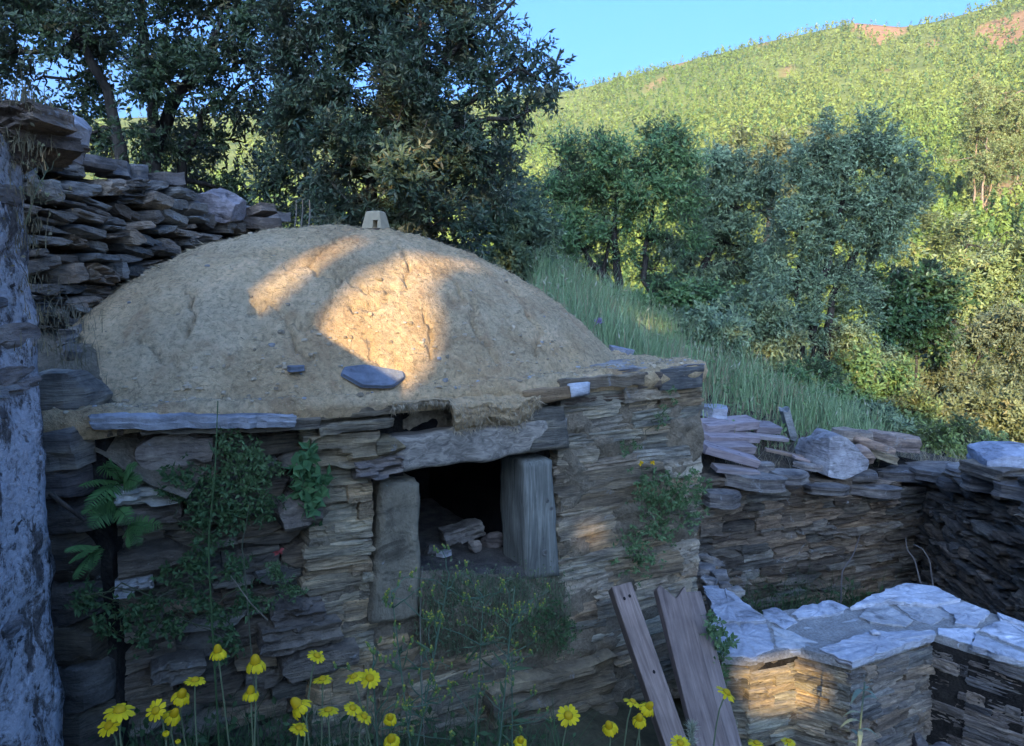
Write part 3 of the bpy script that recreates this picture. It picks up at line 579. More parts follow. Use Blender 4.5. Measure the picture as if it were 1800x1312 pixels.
def slab_mesh(name, poly, thick, mat, rs, warp=.004, step=.03):
    """a split flagstone from its outline (x,y,z of the top edge): ragged rim, three split layers, slightly uneven top"""
    P = [Vector(p) for p in poly]; out = []
    for a, b2 in zip(P, P[1:] + P[:1]):
        k = max(1, int((b2 - a).length / step))
        for q in range(k): out.append(a.lerp(b2, q / k) + Vector((rs.normal(0, .0045), rs.normal(0, .0045), rs.normal(0, warp))))
    c = sum(out, Vector()) / len(out); n = len(out); V = []; F = []
    rings = [(.10, .45), (.985, 0.0), (1.0, -.12), (.985 + rs.uniform(-.02, .01), -.45), (1.0 + rs.uniform(-.03, .012), -.55), (.97, -1.0)]
    inner = [(.72, .05), (.40, .06)]
    for f, dz in inner[::-1] + rings[1:]:
        for p in out:
            q = c + (p - c) * f; jj = rs.normal(0, warp * .6) if f < .95 else 0; V.append((q.x + rs.normal(0, .002), q.y + rs.normal(0, .002), q.z + dz * thick + jj))
    nr = len(inner) + len(rings) - 1
    for r in range(nr - 1):
        for i in range(n): F.append((r * n + i, (r + 1) * n + i, (r + 1) * n + (i + 1) % n, r * n + (i + 1) % n))
    V.append(tuple(c + UP * thick * .06)); T = [(len(V) - 1, i, (i + 1) % n) for i in range(n)]; V.append(tuple(c - UP * thick)); b0 = (nr - 1) * n
    T += [(len(V) - 1, b0 + (i + 1) % n, b0 + i) for i in range(n)]
    return mesh_np(name, V, [np.array(F), np.array(T)], mat)
def slab(parent, name, poly, thick, mat, rs, color=(1, 1, 1), **kw): return obj(name, slab_mesh(name, poly, thick, mat, rs, **kw), parent, None, color)
def rough_box(name, c8, mat, parent, n=(8, 4, 6), amp=.008, freq=9, seed=0, color=(1, 1, 1), chamf=.9, smooth=True):
    """eight corners (front-bottom-left, fbr, ftl, ftr, then the same at the back) -> worn, subdivided block in local space"""
    V, F = box_shell(*n); u, v, w = (V + .5).T; C = [np.array(tuple(c)) for c in c8]
    def bl(a, b2, c, d): return (a[None] * ((1 - u) * (1 - w))[:, None] + b2[None] * (u * (1 - w))[:, None] + c[None] * ((1 - u) * w)[:, None] + d[None] * (u * w)[:, None])
    P = bl(*C[:4]) * (1 - v)[:, None] + bl(*C[4:]) * v[:, None]; ctr = P.mean(0)
    ed = ((abs(V[:, 0]) > .49).astype(int) + (abs(V[:, 1]) > .49) + (abs(V[:, 2]) > .49)); k = np.where(ed >= 3, chamf - .03, np.where(ed == 2, chamf + .045, 1.0))
    mid = np.stack([np.clip(u, .06, .94), np.clip(v, .12, .88), np.clip(w, .06, .94)], -1); sv = (u, v, w); u, v, w = mid.T
    Pm = bl(*C[:4]) * (1 - v)[:, None] + bl(*C[4:]) * v[:, None]; P = np.where((ed >= 2)[:, None], P * .75 + Pm * .25, P)
    P = P + amp * np.stack([fbm(P * freq + q * 7, 3, seed + q) for q in range(3)], -1)
    o = obj(name, mesh_np(name, P - ctr, [F], mat, smooth), parent, Matrix.Translation(Vector(ctr)), color); return o

# ------------------------------------------------------------------ the oven
rs = np.random.RandomState(21)
oven = thing('clay_oven', FA + FX * FW * .5 + FIN * .1, 'old bread oven of schist masonry with a straw-clay dome', 'oven')
OPL, OPR = fs(741, 930)[0], fs(928, 930)[0]; SILL = fs(830, 1012)[1]; OPT = fs(840, 812)[1]
DEEP = 2.55
def fbox(s0, s1, z0, z1, t0, t1): 
    return [fw(s0, z0, t0), fw(s1, z0, t0), fw(s0, z1, t0), fw(s1, z1, t0), fw(s0, z0, t1), fw(s1, z0, t1), fw(s0, z1, t1), fw(s1, z1, t1)]
def add_fbox(mb, s0, s1, z0, z1, t0, t1):
    c = [tuple(p) for p in fbox(s0, s1, z0, z1, t0, t1)]
    mb.add(c, [[(0, 1, 3, 2), (4, 6, 7, 5), (0, 2, 6, 4), (1, 5, 7, 3), (2, 3, 7, 6), (0, 4, 5, 1)]])
SM = fs(560, 900)[0]                                              # where the recessed left part of the front ends
ZT = LEDGE - .02
core = MB()
add_fbox(core, .03, SM, -.5, ZT, .22, DEEP)                      # left body, set back
add_fbox(core, SM, OPL - .05, -.5, ZT, .10, DEEP)
add_fbox(core, OPL - .05, OPR + .06, -.5, SILL - .03, .10, DEEP)
add_fbox(core, OPR + .06, FW - .03, -.5, ZT + .03, .10, DEEP)
add_fbox(core, OPL - .05, OPR + .06, OPT + .06, ZT, .16, DEEP)
add_fbox(core, OPL - .05, OPR + .06, SILL - .03, OPT + .06, 1.5, DEEP)
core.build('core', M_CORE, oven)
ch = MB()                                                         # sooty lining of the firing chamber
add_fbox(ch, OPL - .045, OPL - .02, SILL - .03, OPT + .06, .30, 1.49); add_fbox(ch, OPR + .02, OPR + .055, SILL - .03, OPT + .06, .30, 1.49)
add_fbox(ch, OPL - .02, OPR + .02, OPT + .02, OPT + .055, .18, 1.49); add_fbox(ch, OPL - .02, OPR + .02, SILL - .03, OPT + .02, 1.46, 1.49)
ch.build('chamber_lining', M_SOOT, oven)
rough_box('hearth_floor', fbox(OPL - .03, OPR + .04, SILL - .10, SILL, -.03, 1.45), M_ASH, oven, (14, 24, 2), .02, 7, 5)

# dome: a heap of clay over the whole platform
SCX, TCX, DA, DB, DH = FW * .42, 1.26, FW * .57, 1.25, .845
def dome_h(s, t):
    s = np.asarray(s, float); t = np.asarray(t, float)
    a = np.where(s < SCX, SCX + .40, DA); rho = ((abs(s - SCX) / a) ** 2.25 + (abs(t - TCX) / DB) ** 2.5) ** (1 / 2.35)
    p = np.clip(1 - np.clip(rho, 0, 1) ** 2.15, 0, 1) ** .92
    low = fbm(np.stack([s * 1.6, t * 1.6, s * 0], -1).reshape(-1, 3), 3, 61).reshape(s.shape)
    return DH * p * (1 + .03 * low) + .022 * low * np.clip(p * 3, 0, 1)
def dome_hit(px, py):
    d = ray(px, py).normalized(); P = CAM + d * 2.0
    for i in range(700):
        P = P + d * .006; q = P - FA; s = q.dot(FX); t = q.dot(FIN)
        if t > -.02 and P.z - LEDGE <= float(dome_h(np.array([s]), np.array([t]))[0]): return s, max(t, 0), P.z
    return None
nS, nT = 370, 245
S, T = np.meshgrid(np.linspace(-.42, FW - .01, nS), np.linspace(-.035, 2.62, nT)); Hh = dome_h(S, T)
edge_w = .03 * fbm(np.stack([S[0] * 6, S[0] * 0, S[0] * 0], -1), 3, 8)
CRK = [[(500, 480), (545, 470), (560, 492), (600, 497), (625, 480), (660, 465)], [(440, 562), (480, 545), (505, 560), (535, 580), (560, 575), (580, 560)], [(560, 575), (575, 545), (585, 520), (600, 497)], [(545, 470), (565, 450), (590, 430)],
       [(835, 540), (830, 580), (845, 610), (870, 645)], [(690, 515), (665, 545), (640, 548), (615, 550)], [(800, 505), (815, 545), (790, 540)], [(505, 560), (520, 610), (550, 630)], [(330, 520), (345, 560), (330, 600)], [(700, 440), (720, 480), (705, 520)], [(925, 560), (950, 600), (940, 640)],
       [(250, 600), (290, 640), (330, 650)], [(640, 600), (660, 640), (700, 660)], [(745, 560), (760, 600), (750, 640)], [(600, 497), (640, 520), (690, 515)]]
cr = np.zeros_like(Hh)
for c in CRK:
    pts = [dome_hit(*p) for p in c]; pts = [p for p in pts if p]
    wdt = rs.uniform(.0065, .009); dep = rs.uniform(.035, .055)
    for (a0, b0, _), (a1, b1, _) in zip(pts[:-1], pts[1:]):
        k = 9; j = rs.normal(0, .008, (k, 2)); j[0] = 0; j[-1] = 0
        seg = [(a0 + (a1 - a0) * i / (k - 1) + j[i, 0], b0 + (b1 - b0) * i / (k - 1) + j[i, 1]) for i in range(k)]
        for (x0, y0), (x1, y1) in zip(seg[:-1], seg[1:]):
            m = (S > min(x0, x1) - .04) & (S < max(x0, x1) + .04) & (T > min(y0, y1) - .04) & (T < max(y0, y1) + .04)
            if not m.any(): continue
            dx, dy = x1 - x0, y1 - y0; u = np.clip(((S[m] - x0) * dx + (T[m] - y0) * dy) / (dx * dx + dy * dy + 1e-9), 0, 1)
            dd = np.hypot(S[m] - x0 - u * dx, T[m] - y0 - u * dy); cr[m] = np.maximum(cr[m], dep * np.exp(-(dd / wdt) ** 2))
PP = np.stack([S, T, Hh], -1).reshape(-1, 3)
fin = .020 * fbm(PP * 6, 3, 2) + .016 * np.maximum(0, fbm(PP * 20, 3, 3)) + .009 * fbm(PP * 50, 2, 4)
hole = np.zeros(len(PP))
for px, py, r_ in [(660, 548, .022), (810, 540, .02), (530, 625, .05), (905, 520, .03), (470, 600, .03), (1000, 640, .03), (300, 560, .025), (620, 560, .015), (380, 700, .03)]:
    q = dome_hit(px, py)
    if q: hole = np.maximum(hole, r_ * .9 * np.exp(-(((PP[:, 0] - q[0]) / r_) ** 2 + ((PP[:, 1] - q[1]) / r_) ** 2)))
Hn = Hh + (fin - hole).reshape(Hh.shape) - cr + .025
Hn[0, :] = -.075 + edge_w[:nS] * .6; Hn[1, :] = -.03 + edge_w[:nS]; Tn = T.copy(); Tn[0, :] = -.015 + edge_w * .3; Tn[1, :] = -.04 + edge_w * .5; Tn[2, :] += edge_w * .5
W = np.array(tuple(FA))[None] + S.reshape(-1, 1) * np.array(tuple(FX)) + Tn.reshape(-1, 1) * np.array(tuple(FIN)) + (LEDGE + Hn.reshape(-1, 1)) * np.array([0, 0, 1.0])
tilt = np.interp(S.reshape(-1), [0, FW * .45, FW], [-.015, 0.0, .06]); W[:, 2] += tilt * np.clip(1 - Hh.reshape(-1) / .5, 0, 1)
obj('dome', mesh_np('dome', W, [grid_faces(nS, nT)], M_CLAY, True), oven)
# loose straw sticking out of the clay
mb = MB(); n = 16000; ii = rs.randint(0, len(W), n); Wn = W[ii] + np.array([0, 0, .001])
front = S.reshape(-1)[ii]; D = unit(rs.normal(0, 1, (n, 3)) * np.array([1, 1, .55])); D[:, 2] = abs(D[:, 2]) * .5
V, F = leaves_np(Wn, D, rs.uniform(.015, .05, n), .0032, rs); mb.add(V, [F], np.repeat(np.array([.42, .34, .21]) * rs.uniform(.6, 1.2, (n, 1)), 4, 0))
M_STRAW = mat_leaf('straw', 0.15, 0.7, 0.2)
tag(mb.build('straw', M_STRAW, oven, tint=True), kind='stuff')
DOMEW = W

# clods and pebbles on the clay
Vb, Fb = box_shell(2, 2, 2); Vb = Vb / (np.linalg.norm(Vb, axis=1)[:, None] + .25) ; mb = MB()
for q in range(600):
    i = rs.randint(0, nS * nT); foot_ = rs.rand() < .55
    if foot_: i = rs.randint(2, 26) * nS + rs.randint(0, nS)
    r_ = rs.uniform(.004, .012) * (1.5 if rs.rand() < .1 else 1); mb.add(W[i] + (Vb + rs.normal(0, .09, Vb.shape)) * r_ * np.array([rs.uniform(.7, 1.5), rs.uniform(.7, 1.5), rs.uniform(.5, 1)]) * 1.4, [Fb], np.array([.50, .40, .27] if rs.rand() < .85 else [.46, .45, .43]) * rs.uniform(.5, 1.2))
tag(mb.build('clods', M_STRAW, oven, tint=True), kind='stuff')
# the ledge slabs under the dome
def led(pxa, pya, pxb, pyb, thick, out=.05, deep=.35, key=M_SCHIST, color=(1, 1, 1), name='ledge_slab'):
    s0, z0 = fs(pxa, pya, out); s1, z1 = fs(pxb, pyb, out); k = 5
    poly = [fw(s0 + (s1 - s0) * i / k, z0 + (z1 - z0) * i / k, -out + rs.uniform(-.012, .012)) for i in range(k + 1)] + [fw(s1, z1, deep), fw(s0, z0, deep)]
    return slab(oven, name, poly, thick, key, rs, color, warp=.003)
led(157, 733, 520, 730, .050, .085, key=M_SLATE, color=(.66, .66, .66)); led(250, 752, 470, 748, .028, .05, color=(1.3, 1.2, 1.05)); led(470, 742, 565, 735, .045, .05, color=(1.3, 1.15, .95))
led(552, 724, 700, 712, .040, .03, color=(1.5, 1.3, 1.0)); led(560, 752, 695, 735, .038, .05, color=(1.7, 1.5, 1.15))
led(985, 668, 1135, 655, .060, .05, color=(1.6, 1.35, 1.05)); led(1125, 655, 1180, 652, .085, .03, color=(1.0, .85, .75)); led(1085, 650, 1238, 640, .030, .02, deep=.5, color=(1.6, 1.6, 1.7)); led(1165, 650, 1239, 645, .115, .045, deep=.4, color=(.9, .95, 1.0))
led(990, 702, 1150, 690, .030, .0, color=(1.0, .8, .65))
led(155, 742, 215, 745, .05, .02, color=(1.1, .9, .7))

# lintel, side posts, blocks above the mouth
def fq(px, py, inn): s, z = fs(px, py, -inn); return fw(s, z, inn)
def fblock(name, quad, t0, t1, mat, color=(1, 1, 1), n=(10, 4, 8), amp=.008, seed=0, freq=9, smooth=True):
    """quad: photo corners bottom-left, bottom-right, top-left, top-right of the front face; t0..t1 depth into the wall"""
    f4 = [fq(px, py, t0) for px, py in quad]; return rough_box(name, f4 + [p + FIN * (t1 - t0) for p in f4], mat, oven, n, amp, freq, seed, color, smooth=smooth)
fblock('lintel', [(699, 834), (1004, 789), (694, 772), (1000, 733)], -.045, .30, M_LINTEL, (1.35, 1.3, 1.2), (26, 6, 10), .018, 31)
fblock('lintel_block', [(934, 798), (1005, 789), (928, 722), (992, 716)], -.055, .22, M_SCHIST, (1.35, 1.3, 1.15), (8, 6, 8), .014, 32)
fblock('side_post', [(652, 1105), (738, 1092), (672, 848), (741, 846)], -.03, .30, M_TIMBER, (1.25, 1.12, .88), (10, 6, 24), .018, 33)
post_r = fblock('side_post', [(926, 1022), (986, 1016), (921, 812), (972, 806)], -.035, .25, M_LOG, (1.35, 1.4, 1.3), (8, 8, 18), .009, 34)
for nm, cx, cy, r_ in [('knot', 957, 972, .020), ('knot', 962, 880, .012)]:
    c = fq(cx, cy, -.035); k = MB(); ang = np.linspace(0, 2 * math.pi, 13)[:-1]
    for rr, dd in ((1.0, -.001), (.6, -.007), (.3, -.002)): k.add([tuple(c + FX * (math.cos(a) * r_ * rr * .8) + UP * (math.sin(a) * r_ * rr) + FIN * dd) for a in ang], [])
    fc = [(q * 12 + i, q * 12 + (i + 1) % 12, q * 12 + 12 + (i + 1) % 12, q * 12 + 12 + i) for q in range(2) for i in range(12)]
    k.add([tuple(c)], []); k.F[4].append(np.array(fc, dtype=np.int32)); k.F[3].append(np.array([(24 + i, 24 + (i + 1) % 12, 36) for i in range(12)], dtype=np.int32)); k.build(nm, M_TIMBER, post_r, True, (.8, .8, .8))
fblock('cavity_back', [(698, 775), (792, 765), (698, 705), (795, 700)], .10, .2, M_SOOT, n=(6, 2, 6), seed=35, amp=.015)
fblock('block', [(925, 717), (1012, 700), (922, 690), (1005, 678)], -.075, .18, M_SCHIST, (1.9, 1.35, .85), (8, 5, 5), .010, 36)
fblock('block', [(1006, 700), (1038, 694), (1003, 676), (1040, 672)], -.08, .12, M_SLATE, (1, 1, 1), (5, 4, 5), .006, 37)
# clay and straw slumped over the lintel
mb = MB(); nu, nv = 70, 40; U, Vv = np.meshgrid(np.linspace(0, 1, nu), np.linspace(0, 1, nv)); pxs = 690 + U * 260
topy = 706 - U * 22; bot = np.interp(pxs, [690, 700, 790, 800, 850, 905, 930, 950], [722, 716, 708, 765, 748, 760, 742, 712]) + 9 * fbm(np.stack([U * 16, U * 0, U * 0], -1).reshape(-1, 3), 3, 12).reshape(U.shape)
pys = topy + (bot - topy) * Vv; outw = .075 * np.sin(np.clip(Vv * 1.05, 0, 1) * math.pi) ** .6 + .02 + .03 * fbm(np.stack([U * 14, Vv * 7, U * 0], -1).reshape(-1, 3), 4, 14).reshape(U.shape)
pt_ = np.array([tuple(fq(a, b2, -o + .01)) for a, b2, o in zip(pxs.ravel(), pys.ravel(), outw.ravel())])
mb.add(pt_, [grid_faces(nu, nv)]); mb.build('clay_overhang', M_CLAY, oven, True)
mb = MB(); n = 3000; ii = rs.randint(0, len(pt_), n); low = rs.rand(n) < .55; ii[low] = (nv - 1 - rs.randint(0, 5, low.sum())) * nu + rs.randint(0, nu, low.sum())
D = unit(rs.normal(0, .5, (n, 3)) + np.array([FIN.x * -.5, FIN.y * -.5, -.9])); V, F = leaves_np(pt_[ii], D, rs.uniform(.012, .045, n), .003, rs)
mb.add(V, [F], np.repeat(np.array([.52, .42, .28]) * rs.uniform(.45, 1.15, (n, 1)), 4, 0)); tag(mb.build('straw_fringe', M_STRAW, oven, tint=True), kind='stuff')

# front masonry
def zt_const(z): return lambda s: z
zl = lambda s: LEDGE - .075 + (.0 if s < SM else .0)
zbot = lambda s: -.15
O0 = FA.copy(); lin0, lin1 = fs(660, 850)[0], fs(1002, 800)[0]; LB = fs(700, 838)[1]
pL, pR = fs(650, 950)[0], fs(990, 950)[0]; PB = fs(690, 1100)[1]
def skip_mouth(a, b2, z0, z1):
    c = (a + b2) / 2
    if b2 > fs(690, 800)[0] and a < lin1 - .01 and z1 > LB + .015 - .0 and c < lin1: return z0 > LB - .03 or (a > pL and b2 < pR)
    if b2 > pL + .02 and a < pR - .02 and z1 > SILL - .10: return True
    return False
pack_wall(oven, O0 + FIN * .12, FX, FIN, .035, SM - .01, zbot, lambda s: LEDGE - .14, (.06, .12), (.14, .30), [('dry', 'block'), ('schist', 'block'), ('schist', 'ashlar')], rs, (1.3, 1.18, 1.0), .2, .04, 0.02, None, .012, .35, .12, .05, .08)
pack_wall(oven, O0 + FIN * .02, FX, FIN, SM - .05, pL + .012, zbot, lambda s: LEDGE - .10, (.04, .10), (.16, .36), [('schist', 'ashlar'), ('schist', 'ashlar'), ('schist', 'block')], rs, (2.7, 2.25, 1.6), .2, .022, -.02, skip_mouth, .002, .25, .1, .02, .06, 1.10)
pack_wall(oven, O0 + FIN * .02, FX, FIN, pR - .02, FW - .015, zbot, lambda s: LEDGE - .02 + .05 * (s - pR), (.045, .13), (.25, .75), [('schist', 'ashlar'), ('schist', 'ashlar'), ('schist', 'ashlar'), ('dry', 'ashlar')], rs, (2.1, 1.85, 1.45), .22, .026, .035, skip_mouth, .002, .32, .12, .015, .05, 1.10)
pack_wall(oven, O0 + FIN * .02, FX, FIN, pL + .03, pR - .02, zbot, lambda s: SILL - .20, (.045, .11), (.16, .42), [('schist', 'ashlar'), ('schist', 'ashlar'), ('schist', 'block')], rs, (2.0, 1.7, 1.25), .2, .03, .02, None, .004, .3, .12, .04, .1, 1.08)
# big stones that stand out
for (x0, y0, x1, y1, dp, key, colr, inn) in [(245, 765, 365, 830, .25, ('dry', 'block'), (1.5, 1.5, 1.6), .07), (200, 853, 312, 884, .22, ('pale', 'slate'), (1.0, 1.05, 1.05), .04), (205, 888, 320, 918, .2, ('dry', 'slate'), (1.0, 1.0, 1.05), .08), (318, 885, 390, 925, .2, ('dry', 'block'), (.8, .8, .8), .1), (490, 878, 560, 932, .2, ('dry', 'block'), (1.25, 1.25, 1.3), .0),
      (215, 960, 340, 1010, .22, ('dry', 'block'), (.9, .88, .85), .06), (200, 1012, 270, 1038, .2, ('pale', 'slate'), (.8, .85, .9), .06), (475, 1060, 570, 1092, .22, ('dry', 'slate'), (1.1, 1.1, 1.15), .0), (455, 1095, 600, 1140, .22, ('dry', 'slate'), (1.15, 1.15, 1.15), -.02), (500, 1140, 620, 1185, .22, ('dry', 'block'), (1.0, 1.0, 1.0), -.02), (265, 1160, 360, 1192, .22, ('dry', 'slate'), (.9, .95, 1.0), .03),
      (545, 760, 665, 815, .2, ('schist', 'slate'), (1.7, 1.55, 1.25), .0), (620, 805, 705, 835, .2, ('dry', 'slate'), (1.3, 1.3, 1.4), -.03), (660, 770, 705, 800, .2, ('schist', 'block'), (1.5, 1.4, 1.1), -.02),
      (850, 1180, 1080, 1260, .25, ('schist', 'slate'), (1.4, 1.3, 1.1), -.05), (880, 1240, 1080, 1300, .25, ('schist', 'slate'), (1.2, 1.15, 1.0), -.06)]:
    sa, za = fs(x0, (y0 + y1) / 2, -inn); sb, zb_ = fs(x1, (y0 + y1) / 2, -inn); z0 = fs((x0 + x1) / 2, y1, -inn)[1]; z1 = fs((x0 + x1) / 2, y0, -inn)[1]
    stone(oven, key, fw((sa + sb) / 2, (z0 + z1) / 2, inn + dp / 2 - .04), FX, FIN, (sb - sa, dp, z1 - z0), rs, (colr[0] * 1.05, colr[1] * .95, colr[2] * .80), roll=rs.normal(0, .03))
# earth bulging out under the mouth
nu, nv = 90, 50; U, Vv = np.meshgrid(np.linspace(0, 1, nu), np.linspace(0, 1, nv)); pxs = 738 + U * 255; pys = 1003 + Vv * (150 + 10 * np.sin(U * 9))
bul = (.13 * np.sin(Vv * math.pi) ** .7 * np.sin(np.clip(U, .02, .98) * math.pi) ** .35) - .03 + .03 * fbm(np.stack([U * 7, Vv * 5, U * 0], -1).reshape(-1, 3), 4, 19).reshape(U.shape)
bl_ = np.array([tuple(fq(a, b2, -o)) for a, b2, o in zip(pxs.ravel(), pys.ravel(), bul.ravel())]); mb = MB(); mb.add(bl_, [grid_faces(nu, nv)]); mb.build('earth_bulge', M_MORTAR, oven, True)
BULGE = bl_.reshape(nv, nu, 3)
# uneven clay mortar between and partly over the stones
def mortar(name, s0, s1, z0, z1, t0, amp, mat, seed, skipf=None):
    nu, nv = max(8, int((s1 - s0) / .022)), max(8, int((z1 - z0) / .02)); U, Vv = np.meshgrid(np.linspace(s0, s1, nu), np.linspace(z0, z1, nv))
    o = t0 + amp * fbm(np.stack([U * 6, Vv * 9, U * 0 + seed], -1).reshape(-1, 3), 5, seed, .6).reshape(U.shape)
    P = np.array(tuple(FA))[None] + U.reshape(-1, 1) * np.array(tuple(FX)) + o.reshape(-1, 1) * np.array(tuple(FIN)) + Vv.reshape(-1, 1) * np.array([0, 0, 1.0])
    obj(name, mesh_np(name, P, [grid_faces(nu, nv)], mat, True), oven)
mortar('mortar', .03, SM, -.2, LEDGE - .08, .165, .05, M_EARTH, 3)
mortar('mortar', SM - .02, pL + .02, -.2, LEDGE - .06, .038, .055, M_MORTAR, 4)
mortar('mortar', pL + .02, lin1 + .02, LB + .12, LEDGE - .04, .10, .05, M_MORTAR, 7)
mortar('mortar', pR - .01, FW - .01, -.2, LEDGE - .02, .022, .075, M_MORTAR, 5)
mortar('mortar', pL, pR, -.2, SILL - .06, .015, .075, M_MORTAR, 6)

# ------------------------------------------------------------------ near house wall at the left edge
rs = np.random.RandomState(33)
LX = -1.55; LYE = 2.42
lw = thing('house_wall', (LX - .3, 1.2, 0), 'close rough stone wall with pale lime streaks along the left edge', 'wall', kind='thing')
nu, nv = 110, 150; U, Vv = np.meshgrid(np.linspace(-1.2, LYE + .5, nu), np.linspace(-.3, 2.56, nv))
over = np.clip(U - LYE, 0, None); bx = LX - .0 + .036 * fbm(np.stack([U * 4, Vv * 2.2, U * 0], -1).reshape(-1, 3), 4, 41).reshape(U.shape) + .016 * fbm(np.stack([U * 17, Vv * 14, U * 0], -1).reshape(-1, 3), 3, 42).reshape(U.shape)
ey = LYE + .03 * fbm(np.stack([Vv * 5, U * 0, U * 0], -1).reshape(-1, 3), 3, 44).reshape(U.shape) + np.interp(Vv, [0, 1.2, 2.5], [.02, .01, .0])
Px = np.where(over > 0, bx - over * 1.2, bx); Py = np.where(over > 0, ey + .02 * fbm(np.stack([over * 9, Vv * 7, U * 0], -1).reshape(-1, 3), 3, 45).reshape(U.shape), np.minimum(U, ey))
mb = MB(); mb.add(np.stack([Px, Py, Vv], -1).reshape(-1, 3), [grid_faces(nu, nv)]); mb.build('rendered_face', M_OLDWALL, lw, True)
mb = MB(); c = [(-2.05, -1.2, -.3), (LX - .06, -1.2, -.3), (LX - .06, LYE - .06, -.3), (-2.05, LYE - .06, -.3)]; c = c + [(x, y, 2.53) for x, y, z in c]
mb.add(c, [[(0, 3, 2, 1), (4, 5, 6, 7), (0, 1, 5, 4), (1, 2, 6, 5), (2, 3, 7, 6), (3, 0, 4, 7)]]); mb.build('core', M_CORE, lw)
for q in range(22):                                                # stones showing through the lime
    y_ = rs.uniform(1.6, LYE - .03); z_ = rs.uniform(.25, 2.45); stone(lw, ('dry', 'block'), Vector((LX - .058, y_, z_)), Vector((0, 1, 0)), Vector((-1, 0, 0)), (rs.uniform(.07, .2), .12, rs.uniform(.03, .09)), rs, tone(rs, (1.3, 1.3, 1.35), .3), roll=rs.normal(0, .1))
for q in range(34):
    fx_ = rs.rand(); px_ = -60 + 175 * fx_; lo_, hi_ = 268, np.interp(px_, [-60, 0, 40, 80, 115], [165, 168, 180, 205, 235]); py_ = rs.uniform(hi_ + 8, lo_); Yd = rs.uniform(2.36, 2.62); dark_ = rs.rand()
    stone(lw, ('dry', 'block') if rs.rand() < .6 else ('dry', 'slate'), pt(px_, py_, Yd) - Vector((.05, 0, 0)), Vector((1, 0, 0)), Vector((0, 1, 0)), (rs.uniform(.07, .19), rs.uniform(.1, .22), rs.uniform(.025, .065)), rs, (1.3 - .6 * dark_, 1.05 - .5 * dark_, .85 - .4 * dark_), roll=rs.normal(.12, .15), yaw=rs.normal(0, .4), name='top_stone')
q = pt(108, 232, 2.55); o = stone(None, ('quartz', 'block'), q, Vector((1, 0, 0)), Vector((0, 1, 0)), (.125, .16, .125), rs, (1.15, 1.12, 1.15), roll=.5, name='boulder', pick=1); tag(o, 'pale rounded boulder at the end of the house wall top', 'boulder')

# short wall joining the house wall to the oven
jw = thing('joining_wall', (-1.75, 2.75, 0), 'short stone wall squeezed between house wall and oven', 'wall', kind='thing')
EX, EY = Vector((1, 0, 0)), Vector((0, 1, 0))
mb = MB(); c = [(-2.3, 2.80, -.3), (-1.56, 2.80, -.3), (-1.60, 3.2, -.3), (-2.3, 3.2, -.3)]; c = c + [(x, y, 1.55) for x, y, z in c]
mb.add(c, [[(0, 3, 2, 1), (4, 5, 6, 7), (0, 1, 5, 4), (1, 2, 6, 5), (2, 3, 7, 6), (3, 0, 4, 7)]]); mb.build('core', M_CORE, jw)
for x0, y0, x1, y1, key, colr, Yd in [(78, 735, 156, 812, ('schist', 'block'), (1.9, 1.75, 1.6), 2.68), (88, 812, 160, 870, ('schist', 'block'), (1.0, .9, .9), 2.70), (70, 655, 165, 738, ('schist', 'block'), (1.7, 1.6, 1.45), 2.75), (95, 872, 175, 930, ('dry', 'block'), (.7, .65, .6), 2.72), (95, 930, 180, 1010, ('schist', 'block'), (.7, .6, .5), 2.73), (100, 1012, 185, 1080, ('dry', 'block'), (.7, .65, .6), 2.73), (105, 1082, 190, 1150, ('schist', 'block'), (.75, .65, .5), 2.72), (110, 1150, 200, 1230, ('dry', 'block'), (.7, .7, .65), 2.7), (115, 1230, 205, 1310, ('schist', 'block'), (.7, .65, .55), 2.7)]:
    w_ = (x1 - x0) / FPX * Yd; h_ = (y1 - y0) / FPX * Yd; stone(jw, key, pt((x0 + x1) / 2, (y0 + y1) / 2, Yd + .1), EX, EY, (w_ * 1.05, .24, h_ * 1.03), rs, colr, roll=rs.normal(0, .04))
a, b2 = pt(88, 868, 2.60), pt(150, 915, 2.60); mb = MB(); mb.tube([a, b2], [.010, .008], 5); o = mb.build('stick', M_BARK, None, True, (2, 1.8, 1.6)); tag(o, 'grey stick stuck slantwise beside the fern', 'stick')
# earth banked between dome and dry-stone wall
nu, nv = 40, 40; U, Vv = np.meshgrid(np.linspace(-2.6, -1.25, nu), np.linspace(2.78, 5.6, nv)); base_z = np.interp(Vv, [2.75, 3.2, 4.2, 5.6], [1.66, 1.86, 2.12, 2.3])
Zz = base_z - np.clip(U + 1.9, 0, 1) * .6 + .05 * fbm(np.stack([U * 5, Vv * 5, U * 0], -1).reshape(-1, 3), 4, 71).reshape(U.shape)
o = obj('earth_bank', mesh_np('earth_bank', np.stack([U, Vv, Zz], -1).reshape(-1, 3), [grid_faces(nu, nv)], M_MORTAR, True)); tag(o, kind='structure', label='dry earth banked between the dome and the dry-stone wall', cat='earth bank')
for q in range(18):
    x = rs.uniform(-2.2, -1.80); y = rs.uniform(2.85, 3.7); z = float(np.interp(y, [2.75, 3.2, 4.2], [1.66, 1.86, 2.12])) - max(0, x + 1.9) * .25
    stone(jw, ('dry', 'plate'), Vector((x, y, z + .01)), EX, EY, (rs.uniform(.06, .17), rs.uniform(.06, .14), rs.uniform(.015, .05)), rs, tone(rs, (1.4, 1.35, 1.3), .3), roll=rs.normal(0, .25), pitch=rs.normal(0, .2), yaw=rs.uniform(0, 6))

